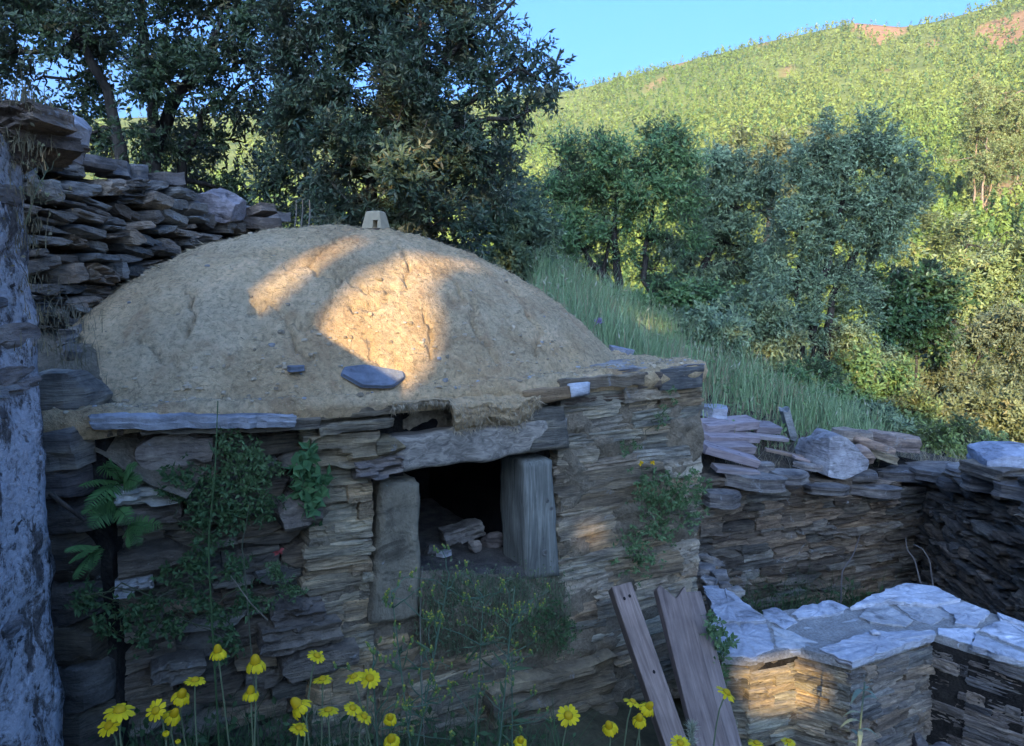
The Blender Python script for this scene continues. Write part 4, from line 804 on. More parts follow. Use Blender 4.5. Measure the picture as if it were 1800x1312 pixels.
# dry-stone wall behind the dome
DW0 = Vector((-2.20, 3.25, 0)); DW1 = Vector((-1.50, 5.1, 0)); dl = (DW1 - DW0).length; dx_ = (DW1 - DW0).normalized(); din = Vector((-dx_.y, dx_.x, 0))
dw = thing('dry_stone_wall', DW0.lerp(DW1, .5) + UP * 1.5, 'dry-stone wall of loose schist blocks descending behind the dome', 'wall', kind='thing')
def px_s(P): return 0
def dtop(s):
    P = DW0 + dx_ * s; px = 900 + P.x / P.y * FPX; py = np.interp(px, [60, 130, 160, 230, 300, 345, 360, 420, 480], [258, 262, 285, 300, 308, 330, 350, 362, 385]); return pt(px, py, P.y).z
mb = MB(); k = 12; vs = []
for i in range(k + 1):
    P = DW0 + dx_ * (dl * i / k) + din * .14; zt_ = dtop(dl * i / k) - .05; vs += [(P.x, P.y, 1.3), (P.x, P.y, zt_), (P.x + din.x * .45, P.y + din.y * .45, zt_), (P.x + din.x * .45, P.y + din.y * .45, 1.3)]
mb.add(vs, [[(i * 4 + j, i * 4 + (j + 1) % 4, i * 4 + 4 + (j + 1) % 4, i * 4 + 4 + j) for i in range(k) for j in range(4)]]); mb.build('core', M_CORE, dw)
pack_wall(dw, DW0, dx_, din, -.05, dl, lambda s: 1.75, lambda s: dtop(s) - .03, (.045, .09), (.09, .20), [('dry', 'block'), ('dry', 'block'), ('dry', 'block'), ('dry', 'slate')], rs, (1.35, 1.25, 1.12), .24, .06, -.02, None, .012, .40, .12, .17, .16, 1.02)
for i, s in enumerate(np.linspace(.0, dl, 13)):                       # loose coping
    P = DW0 + dx_ * s + din * rs.uniform(.05, .2) + UP * (dtop(s) + .015); stone(dw, ('dry', 'plate'), P, dx_, din, (rs.uniform(.14, .26), rs.uniform(.15, .28), rs.uniform(.04, .08)), rs, tone(rs, (1.35, 1.3, 1.3), .25), roll=rs.normal(0, .12), pitch=rs.normal(0, .1), name='coping_stone')
q = pt(392, 362, 4.55); o = stone(None, ('quartz', 'block'), q, EX, EY, (.21, .24, .17), rs, (1.0, .9, .92), roll=.35, name='boulder', pick=2); tag(o, 'pinkish white boulder on the low end of the dry-stone wall', 'boulder')
for px, py, w_, h_, lab in [(425, 385, .24, .09, 'flat brown stone beside the pinkish boulder on the dry-stone wall'), (455, 372, .2, .05, 'thin pale stone lying at the foot of the tree, right of the pinkish boulder'), (460, 395, .3, .07, 'dark low stone at the tapering end of the dry-stone wall')]:
    o = stone(None, ('dry', 'plate'), pt(px, py, 4.75), EX, EY, (w_, .25, h_), rs, tone(rs, (1.2, 1.0, .85)), roll=rs.normal(0, .1), name='loose_stone'); tag(o, lab, 'stone', 'stones at the end of the dry-stone wall')

# ------------------------------------------------------------------ sunken walls at the right
def wall_core(parent, P0, P1, inn, zb, zt0, zt1, thick=.5, mat=M_CORE):
    a0, a1 = P0 + inn * .12, P1 + inn * .12; b0_, b1_ = a0 + inn * thick, a1 + inn * thick
    V = [(*a0.xy, zb), (*a1.xy, zb), (*b1_.xy, zb), (*b0_.xy, zb), (*a0.xy, zt0), (*a1.xy, zt1), (*b1_.xy, zt1), (*b0_.xy, zt0)]
    mb = MB(); mb.add(V, [[(0, 3, 2, 1), (4, 5, 6, 7), (0, 1, 5, 4), (1, 2, 6, 5), (2, 3, 7, 6), (3, 0, 4, 7)]]); mb.build('core', mat, parent)
bdir = (BW2 - BW1).normalized(); binn = Vector((-bdir.y, bdir.x, 0)); blen = (BW2 - BW1).length
bw = thing('retaining_wall', BW1.lerp(BW2, .5), 'dark schist retaining wall of the sunken room, right of the oven', 'wall', kind='thing')
wall_core(bw, BW1 - bdir * .7, BW2 + bdir * .3, binn, -.5, .70, .66)
btop = lambda s: pt(1240, 835, 5.15).z * (1 - s / blen) + pt(1620, 845, 6.0).z * s / blen
pack_wall(bw, BW1, bdir, binn, -.6, blen + .02, lambda s: -.3, lambda s: btop(s) - .02, (.03, .09), (.14, .45), [('dark', 'ashlar'), ('dark', 'ashlar'), ('dark', 'slate'), ('dark', 'block')], rs, (2.0, 1.78, 1.5), .22, .035, .01, None, .003, .45, .12, .03, .1, 1.08)
rdir = (RW3 - BW2).normalized(); rinn = Vector((-rdir.y, rdir.x, 0)); rlen = (RW3 - BW2).length
if rinn.x < 0: rinn = -rinn
rw = thing('retaining_wall', BW2.lerp(RW3, .5), 'nearly black layered schist wall at the far right of the sunken room', 'wall', kind='thing')
rtop = lambda s: np.interp(s, [0, .35, .8, rlen], [pt(1622, 838, 6.0).z, pt(1690, 842, 5.4).z, pt(1720, 832, 5.2).z, pt(1850, 835, 4.2).z])
wall_core(rw, BW2 + rinn * .02, RW3, rinn, -.5, rtop(0) - .08, rtop(rlen) - .08)
pack_wall(rw, BW2, rdir, rinn, .0, rlen, lambda s: -.4, lambda s: rtop(s) - .015, (.035, .075), (.10, .34), [('dark', 'ashlar'), ('dark', 'slate'), ('dark', 'block')], rs, (1.7, 1.45, 1.2), .22, .045, .0, None, .008, .4, .1, .05, .12)
# flat capping stones on these walls
def plate_px(parent, px, py, Y, w_, d_, h_, key=('dark', 'plate'), colr=(1.6, 1.6, 1.6), name='cap_stone', yaw=0, roll=0, pitch=0, pick=None):
    return stone(parent, key, pt(px, py, Y), EX, EY, (w_, d_, h_), rs, colr, yaw=yaw, roll=roll, pitch=pitch, name=name, pick=pick)
for px, py, Y, w_, d_, h_, cl_ in [(1325, 846, 5.2, .46, .40, .09, 2.0), (1385, 838, 5.35, .30, .34, .07, 2.2), (1265, 875, 5.1, .30, .30, .10, 2.4), (1455, 860, 5.45, .34, .30, .06, 1.6), (1535, 862, 5.7, .42, .36, .07, 2.0), (1590, 832, 6.0, .5, .4, .07, 1.4), (1660, 838, 5.8, .46, .4, .08, 1.5), (1640, 822, 6.2, .5, .45, .05, 1.8), (1500, 835, 5.9, .4, .4, .05, 1.6), (1345, 818, 5.5, .16, .16, .04, 2.2)]:
    plate_px(bw, px, py, Y, w_, d_, h_, colr=(cl_ * 1.0, cl_ * .98, cl_ * .97), yaw=rs.uniform(-.5, .5), roll=rs.normal(0, .04), pitch=-.05)
for px, py, Y, w_, d_, h_, cl_ in [(1715, 828, 5.4, .40, .4, .05, 2.6), (1760, 845, 5.0, .55, .4, .10, 1.9), (1690, 852, 5.4, .34, .3, .07, 1.2), (1810, 862, 4.6, .4, .4, .08, 1.5)]:
    plate_px(rw, px, py, Y, w_, d_, h_, colr=(cl_ * 1.0, cl_ * .95, cl_ * .92), yaw=rs.uniform(-.4, .4))
# soil between wall tops and slope
mb = MB(); nu, nv = 60, 30; U, Vv = np.meshgrid(np.linspace(-.75, blen + 1.2, nu), np.linspace(.10, 1.6, nv)); P = np.array(tuple(BW1))[None] + U.reshape(-1, 1) * np.array(tuple(bdir)) + Vv.reshape(-1, 1) * np.array(tuple(binn))
zz = np.array([btop(min(u, blen)) for u in U.ravel()]) - .03; up_ = terrain_up(P[:, 0], P[:, 1]); f = np.clip((Vv.ravel() - .1) / .75, 0, 1); P[:, 2] = zz * (1 - f) + np.maximum(zz, up_ + .02) * f + .035 * fbm(P * 4, 4, 81)
o = obj('soil_bank', mesh_np('soil_bank', P, [grid_faces(nu, nv)], M_EARTH, True)); tag(o, kind='structure', label='loose soil behind the retaining wall top', cat='soil')
# boulders and slabs lying on top
for key, px, py, Y, dm, cl_, rl, nm, lab, cat in [(('quartz', 'block'), 1462, 798, 5.75, (.36, .34, .29), (1, 1, 1.05), .25, 'boulder', 'large white quartz boulder on the retaining wall', 'boulder'),
    (('schist', 'plate'), 1495, 766, 6.3, (.36, .30, .10), (2.2, 1.9, 1.7), .08, 'loose_slab', 'pale brown slab lying just behind the quartz boulder', 'stone slab'), (('schist', 'plate'), 1535, 782, 6.2, (.42, .30, .07), (2.1, 1.6, 1.35), .35, 'loose_slab', 'reddish slab sloping down right of the quartz boulder', 'stone slab'),
    (('schist', 'block'), 1512, 798, 6.0, (.17, .2, .12), (1.9, 1.5, 1.35), .1, 'loose_stone', 'small reddish block against the right side of the quartz boulder', 'stone'), (('schist', 'plate'), 1575, 776, 6.4, (.52, .40, .12), (1.6, 1.3, 1.2), .14, 'loose_slab', 'dark brown thick slab, rightmost of the slab heap', 'stone slab'),
    (('schist', 'plate'), 1552, 800, 6.1, (.30, .25, .06), (2.3, 1.9, 1.3), .3, 'loose_slab', 'tan wedge of stone in front of the dark brown slab', 'stone slab'),
    (('pale', 'block'), 1775, 805, 4.9, (.36, .32, .17), (.66, .70, .8), -.05, 'loose_stone', 'smooth blue-grey stone lying on the right-hand retaining wall', 'stone'),
    (('schist', 'slate'), 1770, 828, 4.85, (.42, .34, .10), (1.1, 1.0, .9), .0, 'loose_slab', 'brown split slab under the smooth blue-grey stone', 'stone slab'),
    (('pale', 'plate'), 1385, 745, 6.3, (.09, .20, .26), (.55, .55, .52), -.3, 'loose_slab', 'grey slab standing upright in the grass by the planks', 'stone slab'),
    (('dark', 'plate'), 1345, 826, 5.45, (.13, .12, .05), (3, 3, 3.1), .3, 'loose_stone', 'small split slate lying in front of the plank pile', 'stone'),
    (('pale', 'plate'), 1255, 722, 5.9, (.28, .3, .08), (.7, .7, .74), .06, 'loose_slab', 'pale split slab poking out beside the oven corner above the planks', 'stone slab'),
    (('pale', 'plate'), 1090, 620, 4.95, (.20, .2, .07), (.6, .6, .64), .2, 'loose_slab', 'small grey slab at the right foot of the clay dome', 'stone slab'),
    (('dark', 'plate'), 1420, 820, 5.6, (.22, .18, .04), (2.4, 2.3, 2.3), .1, 'loose_stone', 'thin slate left of the quartz boulder', 'stone')]:
    o = stone(None, key, pt(px, py, Y), EX, EY, dm, rs, cl_, roll=rl, yaw=rs.uniform(-.3, .3), name=nm); tag(o, lab, cat)
# planks
def plank(p0, p1, w_, th, name, label, colr=(1, 1, 1), wdir=None, notch=None, group=None, holes=()):
    """board from p0 to p1; w_ across along wdir, th along the normal"""
    ax = (p1 - p0); L = ax.length; ax.normalize(); wd = (wdir - ax * wdir.dot(ax)).normalized(); nn = wd.cross(ax).normalized()
    root = None
    prof = [(-w_ / 2, 0), (w_ / 2, 0), (w_ / 2, L)] + ([(w_ * x, L + y) for x, y in notch] if notch else []) + [(-w_ / 2, L)]
    bm = bmesh.new(); vs = [bm.verts.new((x, y, -th / 2)) for x, y in prof]; f = bm.faces.new(vs); r = bmesh.ops.extrude_face_region(bm, geom=[f]); 
    for v in r['geom']:
        if isinstance(v, bmesh.types.BMVert): v.co.z += th
    bmesh.ops.recalc_face_normals(bm, faces=bm.faces); bmesh.ops.bevel(bm, geom=bm.edges[:], offset=.003, segments=1, affect='EDGES')
    me = bpy.data.meshes.new(name); bm.to_mesh(me); bm.free(); me.materials.append(M_PLANK)
    M = Matrix.Translation(p0) @ Matrix((wd, ax, nn)).transposed().to_4x4(); o = obj(name, me, None, M, colr); tag(o, label, 'plank', group)
    for hx, hy in holes:
        m = MB(); a = np.linspace(0, 2 * math.pi, 11)[:-1]
        sgn = 1 if nn.y < 0 else -1
        m.add([(hx + .007 * math.cos(t), hy + .009 * math.sin(t), sgn * (th / 2 + .0015)) for t in a] + [(hx, hy, sgn * (th / 2 + .0016))], [[(i, (i + 1) % 10, 10) for i in range(10)]])
        hobj = m.build('nail_hole', M_HOLE); hobj.parent = o
    return o
G = 'planks leaning on the oven front'
def lean(px0, py0, px1, py1, Yt, Yb): return pt(px1, py1, Yb), pt(px0, py0, Yt)
def ext(b_, t_, k): return b_ + (b_ - t_) * k
bb, tt_ = lean(1089, 1031, 1186, 1312, 3.62, 3.22); plank(ext(bb, tt_, .45), tt_, .108, .085, 'leaning_beam', 'narrow squared beam leaning on the oven, left of the wide planks', (.98, .80, .66), Vector((1, .12, 0)), None, G, [(-.01, (tt_ - ext(bb, tt_, .45)).length - .07), (.02, (tt_ - ext(bb, tt_, .45)).length - .065), (.01, .66)])
bb, tt_ = lean(1176, 1036, 1248, 1312, 3.66, 3.23); plank(ext(bb, tt_, .45), tt_, .155, .05, 'leaning_plank', 'middle wide plank with split top leaning on the oven', (.82, .68, .58), Vector((1, .25, 0)), [(.5, .0), (.1, -.055), (-.35, .02)], G)
bb, tt_ = lean(1214, 1042, 1284, 1312, 3.74, 3.31); plank(ext(bb, tt_, .45), tt_, .10, .04, 'leaning_plank', 'rightmost plank leaning on the oven beside the low wall', (.88, .75, .66), Vector((1, .25, 0)), None, G)
G = 'plank pile on the wall top'
for i, (x0, y0, x1, y1, Y0, Y1, w_, th, cl_, lab) in enumerate([
    (1232, 750, 1322, 742, 5.6, 5.95, .15, .07, (1.25, 1.15, 1.2), 'topmost pale plank of the pile on the retaining wall'), (1322, 750, 1362, 752, 5.95, 6.15, .14, .06, (.95, .9, .95), 'short plank end right of the topmost plank'),
    (1236, 767, 1325, 768, 5.5, 5.85, .14, .05, (1.2, 1.1, 1.15), 'second plank of the pile, under the topmost one'), (1312, 765, 1382, 772, 5.8, 6.0, .07, .03, (1.2, 1.15, 1.15), 'thin lath jutting right from the plank pile'),
    (1230, 786, 1318, 786, 5.35, 5.65, .13, .06, (1.05, .95, .95), 'third plank of the pile with a brown end'), (1235, 786, 1328, 812, 5.2, 5.35, .11, .06, (1.2, 1.1, 1.15), 'plank with nail holes slanting down at the front of the pile'),
    (1255, 822, 1330, 830, 5.2, 5.3, .10, .035, (1.1, 1.05, 1.05), 'lowest thin plank under the slanting plank'), (1395, 803, 1425, 812, 5.7, 5.75, .05, .02, (1.3, 1.15, 1.1), 'short wood splinter between pile and quartz boulder'), (1345, 790, 1420, 806, 5.75, 5.8, .04, .025, (.9, .75, .6), 'thin brown stick behind the slate stones')]):
    plank(pt(x0, y0, Y0), pt(x1, y1, Y1), w_, th, 'loose_plank', lab, cl_, Vector((-.25, 1, 0.25)), None, G, [(.01, .12), (-.02, .3)] if i == 5 else ())

# low zigzag wall
LZ = .24
lo = thing('low_wall', pz(1520, 1100, LZ) - UP * .6, 'low zigzag wall capped with pale flat slates', 'wall', kind='thing')
front = [(1268, 1152), (1318, 1155), (1400, 1138), (1497, 1162), (1642, 1114), (1705, 1134), (1830, 1172)]
back = [(1900, 1120), (1800, 1096), (1740, 1076), (1690, 1054), (1640, 1030), (1592, 1025), (1520, 1052), (1490, 1070), (1392, 1070), (1340, 1080), (1295, 1052), (1236, 1015)]
Fp = [pz(x, y, LZ) for x, y in front]; Bp = [pz(x, y, LZ) for x, y in back]; ctr = sum(Fp + Bp, Vector()) / (len(Fp) + len(Bp))
poly = [p + (p - ctr).normalized() * -.06 for p in Fp] + [p + (p - ctr).normalized() * -.05 for p in Bp]
obj('core', prism_mesh('core', [(p.x, p.y) for p in poly], -.5, LZ - .045, M_CORE), lo)
obj('top_bed', prism_mesh('top_bed', [(p.x * .997 + ctr.x * .003, p.y * .997 + ctr.y * .003) for p in [pz(x, y, LZ) for x, y in front + back]], LZ - .05, LZ - .002, M_BED), lo)
for i in range(len(Fp) - 1):
    a, b2 = Fp[i], Fp[i + 1]; e = (b2 - a); L = e.length; e.normalize(); inn = Vector((-e.y, e.x, 0)); A0 = Vector((a.x, a.y, 0))
    if inn.y < 0 and i < 4: inn = -inn
    if i >= 4 and inn.x < 0: inn = -inn
    bcol = [(2.0, 1.8, 1.4), (2.1, 1.85, 1.4), (2.0, 1.75, 1.35), (1.7, 1.55, 1.4), (1.7, 1.55, 1.45), (1.7, 1.55, 1.45)][i]
    pack_wall(lo, A0 - inn * .0, e, inn, 0, L, lambda s: -.40, lambda s: LZ - .045, (.03, .065), (.10, .30), [('schist', 'ashlar')] if i < 4 else [('dark', 'ashlar'), ('schist', 'ashlar')], rs, bcol, .18, .02, 0.0, None, .002, .3, .12, .02, .06, 1.1)
for i in range(len(Fp) - 1):
    a, b2 = Fp[i], Fp[i + 1]; e = (b2 - a).normalized(); inn = Vector((-e.y, e.x, 0)); inn = -inn if (inn.y < 0 and i < 4) or (i >= 4 and inn.x < 0) else inn
    nu, nv = max(6, int((b2 - a).length / .02)), 30; U, Vv = np.meshgrid(np.linspace(0, (b2 - a).length, nu), np.linspace(-.42, LZ - .04, nv)); o_ = .018 + .04 * fbm(np.stack([U * 7 + i * 3, Vv * 10, U * 0], -1).reshape(-1, 3), 5, 88, .6)
    P = np.array([a.x, a.y, 0])[None] + U.reshape(-1, 1) * np.array(tuple(e)) + o_[:, None] * np.array(tuple(inn)) + Vv.reshape(-1, 1) * np.array([0, 0, 1.0]); obj('mortar', mesh_np('mortar', P, [grid_faces(nu, nv)], M_MORTAR, True), lo)
CAPS = [[(1236, 1030), (1268, 1028), (1304, 1054), (1346, 1090), (1262, 1092)], [(1250, 1096), (1348, 1096), (1364, 1140), (1320, 1156), (1268, 1152)], [(1340, 1072), (1366, 1066), (1402, 1092), (1380, 1106), (1350, 1092)], [(1354, 1100), (1384, 1108), (1440, 1130), (1402, 1141), (1368, 1140)], [(1392, 1078), (1412, 1064), (1464, 1055), (1492, 1068), (1470, 1080), (1402, 1086)], [(1388, 1090), (1474, 1084), (1530, 1092), (1500, 1110), (1446, 1128), (1402, 1108)],
   [(1440, 1140), (1520, 1112), (1642, 1106), (1646, 1114), (1497, 1164)], [(1498, 1066), (1524, 1050), (1592, 1024), (1642, 1030), (1692, 1054), (1640, 1062), (1560, 1056)], [(1510, 1082), (1526, 1068), (1562, 1064), (1604, 1090), (1590, 1100), (1528, 1092)], [(1572, 1062), (1640, 1066), (1672, 1080), (1640, 1098), (1612, 1092)], [(1648, 1064), (1698, 1058), (1742, 1076), (1716, 1100), (1680, 1096), (1676, 1080)], [(1648, 1104), (1720, 1104), (1706, 1132), (1650, 1112)], [(1722, 1106), (1760, 1088), (1900, 1125), (1900, 1150), (1812, 1146)], [(1714, 1112), (1806, 1150), (1832, 1172), (1708, 1135)], [(1750, 1076), (1800, 1094), (1880, 1114), (1840, 1116), (1764, 1088)], [(1236, 1092), (1256, 1098), (1266, 1150), (1240, 1130)], [(1600, 1100), (1644, 1100), (1640, 1106), (1560, 1108)]]
for i, c in enumerate(CAPS):
    if i == 16: continue
    zt_ = LZ + [.02, .0, .005, .0, .012, -.006, .012, .03, .014, .004, .012, .006, .008, .014, .02, 0, 0][i]; k = rs.uniform(.85, 1.15)
    slab(lo, 'cap_slab', [tuple(pz(x, y, zt_)) for x, y in c], rs.uniform(.022, .04), M_SLATE, rs, (k * .88, k * .85, k * .80) if i in (3, 5, 8, 9, 16) else (k, k, k * 1.02), warp=.0025)
o = stone(None, ('quartz', 'block'), pz(1538, 1112, LZ + .03), EX, EY, (.04, .03, .018), rs, (1.2, 1.2, 1.25), name='pebble'); tag(o, 'white pebble lying on the low wall slates', 'pebble')
# rubble on the floor of the sunken room
for i in range(46):
    px, py = rs.uniform(1420, 1760), rs.uniform(1255, 1345); P = pz(px, py, -.36); o = stone(lo, ('dark', 'block') if rs.rand() < .7 else ('dark', 'plate'), P, EX, EY, tuple(rs.uniform(.04, .15, 3) * (1, 1, .6)), rs, tone(rs, (2.0, 2.0, 2.1), .3), roll=rs.normal(0, .3), yaw=rs.uniform(0, 6), name='rubble_stone')
# stones left in the oven mouth
for i, (px, py, t_, dm, key, cl_, lab) in enumerate([(812, 952, .50, (.24, .10, .085), ('quartz', 'slate'), (.8, .74, .66), 'pale bone-shaped stone lying inside the oven mouth'), (760, 968, .34, (.06, .06, .05), ('quartz', 'block'), (.6, .56, .5), 'small rounded stone at the left inside the oven mouth'), (868, 972, .34, (.10, .08, .06), ('dry', 'block'), (1.1, 1.0, .95), 'grey stone at the right inside the oven mouth'), (835, 976, .3, (.05, .05, .05), ('dry', 'block'), (1.5, 1.4, 1.3), 'small upright chip in front of the pale stone in the oven'), (782, 975, .3, (.09, .07, .02), ('pale', 'plate'), (.8, .78, .74), 'flat chip in front of the pale stone in the oven')]):
    s, z = fs(px, py, -t_); o = stone(None, key, fw(s, SILL + dm[2] * .5 + .01, t_), FX, FIN, dm, rs, cl_, roll=rs.normal(0, .12), name='loose_stone'); tag(o, lab, 'stone')
# slate pieces bedded in the dome, and the block on its top
q = dome_hit(655, 672); P = fw(q[0], q[2] + .028, q[1] - .015); nrm = (-FIN * .75 + UP * .66).normalized()
ey_ = FX.cross(nrm).normalized() * -1; o = obj('bedded_slate', PR['pale', 'plate'][1], oven, Matrix.Translation(P) @ Matrix((FX, nrm.cross(FX), nrm)).transposed().to_4x4() @ Matrix.Diagonal((.29, .13, .02, 1)), (.40, .44, .50)); o['label'] = 'blue-grey slate bedded in the clay at the dome foot'
q = dome_hit(518, 655); P = fw(q[0], q[2] + .02, q[1] - .02); obj('bedded_slate', PR['pale', 'plate'][3], oven, Matrix.Translation(P) @ Matrix((FX, FIN, UP)).transposed().to_4x4() @ Matrix.Diagonal((.085, .08, .022, 1)), (.38, .41, .45))
q = dome_hit(652, 412) or (1.4, 1.2, 2.4); top = fw(q[0], LEDGE + float(dome_h(np.array([q[0]]), np.array([q[1] + .12]))[0]) + .045, q[1] + .12); top = pt(650, 407, top.y)
o = obj('slate_plate', PR['schist', 'plate'][2], None, Matrix.Translation(top) @ Matrix.Diagonal((.23, .2, .018, 1)), (1.0, .8, .65)); tag(o, 'thin brown slate lying on the very top of the dome', 'slate')
bt = top + Vector((.035, 0, .008)); hb = pt(658, 374, top.y).z - bt.z; bm = bmesh.new(); wb_, wt_ = .064, .043; N = 10
def cup_w(k): return wb_ + (wt_ - wb_) * k
ring = lambda k, sx: [(-cup_w(k) * sx, -cup_w(k) * .8 * sx), (cup_w(k) * sx, -cup_w(k) * .8 * sx), (cup_w(k) * sx, cup_w(k) * .8 * sx), (-cup_w(k) * sx, cup_w(k) * .8 * sx)]
mb = MB()                                                        # tapered block with a small square mouth in front
ox0, ox1, oz = .006, .036, hb * .52
def cp(x, z): k = z / hb; return (x, -cup_w(k) * .8, z)
fr = [cp(-cup_w(0), 0), cp(ox0, 0), cp(ox0, oz), cp(ox1, oz), cp(ox1, 0), cp(cup_w(0), 0), cp(cup_w(1), hb), cp(-cup_w(1), hb), cp(ox0, hb), cp(ox1, hb)]
mb.add(fr, [[(0, 1, 2, 7), (3, 4, 5, 6)], [(2, 3, 9, 8)], [(2, 8, 7), (3, 6, 9)]])
inner = [(x, -cup_w(z / hb) * .8 + .05, z) for x, z in ((ox0, 0), (ox0, oz), (ox1, oz), (ox1, 0))]; fo2 = [cp(ox0, 0), cp(ox0, oz), cp(ox1, oz), cp(ox1, 0)]
mb.add(fo2 + inner, [[(0, 1, 5, 4), (1, 2, 6, 5), (2, 3, 7, 6), (4, 5, 6, 7)]])
b4 = [(x, y, 0) for x, y in ring(0, 1)]; t4 = [(x, y, hb) for x, y in ring(1, 1)]; t5 = [(x * .85, y * .85, hb + .006) for x, y in ring(1, 1)]
mb.add(b4 + t4 + t5, [[(1, 2, 6, 5), (2, 3, 7, 6), (3, 0, 4, 7), (4, 5, 9, 8), (5, 6, 10, 9), (6, 7, 11, 10), (7, 4, 8, 11), (8, 9, 10, 11)]])
o = mb.build('vent_block', M_CREAM); o.location = bt; o.rotation_euler.z = -.35; tag(o, 'small cream tapered vent block with a square mouth on top of the dome', 'vent block')

for i, (px, py, w_, cl_) in enumerate([(1238, 1000, .16, 1.1), (1265, 1010, .12, .9), (1250, 985, .14, 1.0), (1290, 1040, .10, 1.1), (1246, 1022, .10, 1.2), (1275, 1030, .07, .8)]):
    stone(lo, ('dry', 'block'), pz(px, py, LZ + .01 + .01 * (i % 3)), EX, EY, (w_, w_ * .8, .045), rs, (cl_ * 1.5, cl_ * 1.5, cl_ * 1.5), roll=rs.normal(0, .2), pitch=rs.normal(0, .15), yaw=rs.uniform(0, 6), name='rubble_stone')

# ------------------------------------------------------------------ plants
rs = np.random.RandomState(77)
def blades(P, H, W, lean, cols, rs, segs=3, tipdir=None):
    """curved grass blades: P (n,3) feet; returns verts, quads, colours"""
    n = len(P); a = rs.rand(n) * 6.283; d = np.stack([np.cos(a), np.sin(a), np.zeros(n)], -1); sd = np.stack([-np.sin(a), np.cos(a), np.zeros(n)], -1)
    if tipdir is not None: d = unit(d + tipdir); sd = np.stack([-d[:, 1], d[:, 0], d[:, 2] * 0], -1)
    rows = []
    for k in range(segs + 1):
        t = k / segs; c = P + np.array([0, 0, 1]) * (H * t * (1 - .25 * t * lean))[:, None] + d * (H * lean * t * t)[:, None]; w = (W * (1 - t) ** .7 + .0006)[:, None]
        rows += [c - sd * w * .5, c + sd * w * .5]
    V = np.stack(rows, 1).reshape(-1, 3); m = 2 * (segs + 1); b = (np.arange(n) * m)[:, None]
    F = np.concatenate([np.concatenate([b + 2 * k, b + 2 * k + 1, b + 2 * k + 3, b + 2 * k + 2], 1) for k in range(segs)])
    return V, F, np.repeat(cols, m, 0)
def mixcol(n, a, b, rs, var=.2):
    t = rs.rand(n, 1); return (np.array(a) * (1 - t) + np.array(b) * t) * rs.uniform(1 - var, 1 + var, (n, 1))
# grass slope behind the walls
n = 40000; x = rs.uniform(.2, 9, n * 2); y = rs.uniform(5.2, 14.5, n * 2); ob = fbm(np.stack([x * .9, y * .9, x * 0], -1), 3, 6)
dd = (np.stack([x, y], -1) - np.array([BW1.x, BW1.y])) @ np.array([binn.x, binn.y]); side = (np.stack([x, y], -1) - np.array([FB.x, FB.y])) @ np.array([FX.x, FX.y])
k = (dd > .30 + .35 * rs.rand(len(x))) & (side > .15) & (rs.rand(len(x)) < np.clip(.75 + ob, .25, 1)) & (x < .7 + y * .41); x, y = x[k][:n], y[k][:n]; n = len(x)
tz = terrain(x, y); dd2 = (np.stack([x, y], -1) - np.array([BW1.x, BW1.y])) @ np.array([binn.x, binn.y]); uu = (np.stack([x, y], -1) - np.array([BW1.x, BW1.y])) @ np.array([bdir.x, bdir.y]); zz0 = np.interp(uu, [0, blen], [btop(0), btop(blen)]) - .03; f_ = np.clip((dd2 - .1) / .75, 0, 1); sz_ = zz0 * (1 - f_) + np.maximum(zz0, terrain_up(x, y) + .02) * f_; tz = np.where((dd2 < 1.5) & (uu > -.75) & (uu < blen + 1.2), np.maximum(sz_, tz), tz)
P = np.stack([x, y, tz], -1); H = np.interp(dd2, [.3, 1.2], [.5, 1]) * 1.05 * rs.uniform(.12, .40, n) * np.clip(1 + 1.3 * fbm(np.stack([x * 1.3, y * 1.3, x * 0 + 5], -1), 3, 15), .35, 1.8); dry = rs.rand(n) < np.clip(.14 + .5 * fbm(np.stack([x * 1.1, y * 1.1, x * 0 + 2], -1), 3, 44), .03, .7)
c = mixcol(n, (.19, .29, .13), (.33, .42, .22), rs); c[dry] = mixcol(dry.sum(), (.28, .24, .13), (.36, .32, .2), rs)
mb = MB(); V, F, C = blades(P, H, rs.uniform(.008, .015, n), rs.uniform(.1, .6, n), c, rs); mb.add(V, [F], C)
# seed heads
s_ = rs.rand(n) < .05; m = s_.sum(); D = unit(rs.normal(0, .5, (m, 3)) + np.array([0, 0, 1])); V, F = leaves_np(P[s_] + np.array([0, 0, 1]) * H[s_][:, None] * .95, D, .06, .014, rs); mb.add(V, [F], np.repeat(mixcol(m, (.3, .33, .2), (.42, .42, .3), rs), 4, 0))
m = 14000; i = rs.randint(0, n, m); hb_ = fbm(P[i] * .9, 3, 91) > -.1; i = i[hb_]; m = len(i); D = unit(rs.normal(0, 1, (m, 3)) + np.array([0, 0, .3])); V, F = leaves_np(P[i] + np.array([0, 0, 1]) * (H[i] * rs.uniform(.2, .9, m))[:, None] + rs.normal(0, .02, (m, 3)), D, rs.uniform(.03, .08, m), rs.uniform(.012, .03, m), rs); mb.add(V, [F], np.repeat(mixcol(m, (.13, .23, .09), (.26, .38, .17), rs), 4, 0))
tag(mb.build('slope_grass', M_GRASS, tint=True), 'tall soft grass covering the slope behind the walls', 'grass', kind='stuff')
# lit meadow at the right
n = 12000; x = rs.uniform(3.5, 12, n); y = rs.uniform(8.2, 16, n); k = x > 1.2 + y * .36; x, y = x[k], y[k]; n = len(x); P = np.stack([x, y, terrain(x, y)], -1)
mb = MB(); V, F, C = blades(P, rs.uniform(.15, .40, n), rs.uniform(.010, .02, n), rs.uniform(.1, .6, n), mixcol(n, (.17, .24, .04), (.30, .30, .06), rs), rs, 2); mb.add(V, [F], C)
tag(mb.build('meadow_grass', M_GRASS, tint=True), 'sunlit yellow-green grass below the trees at the right', 'grass', kind='stuff')
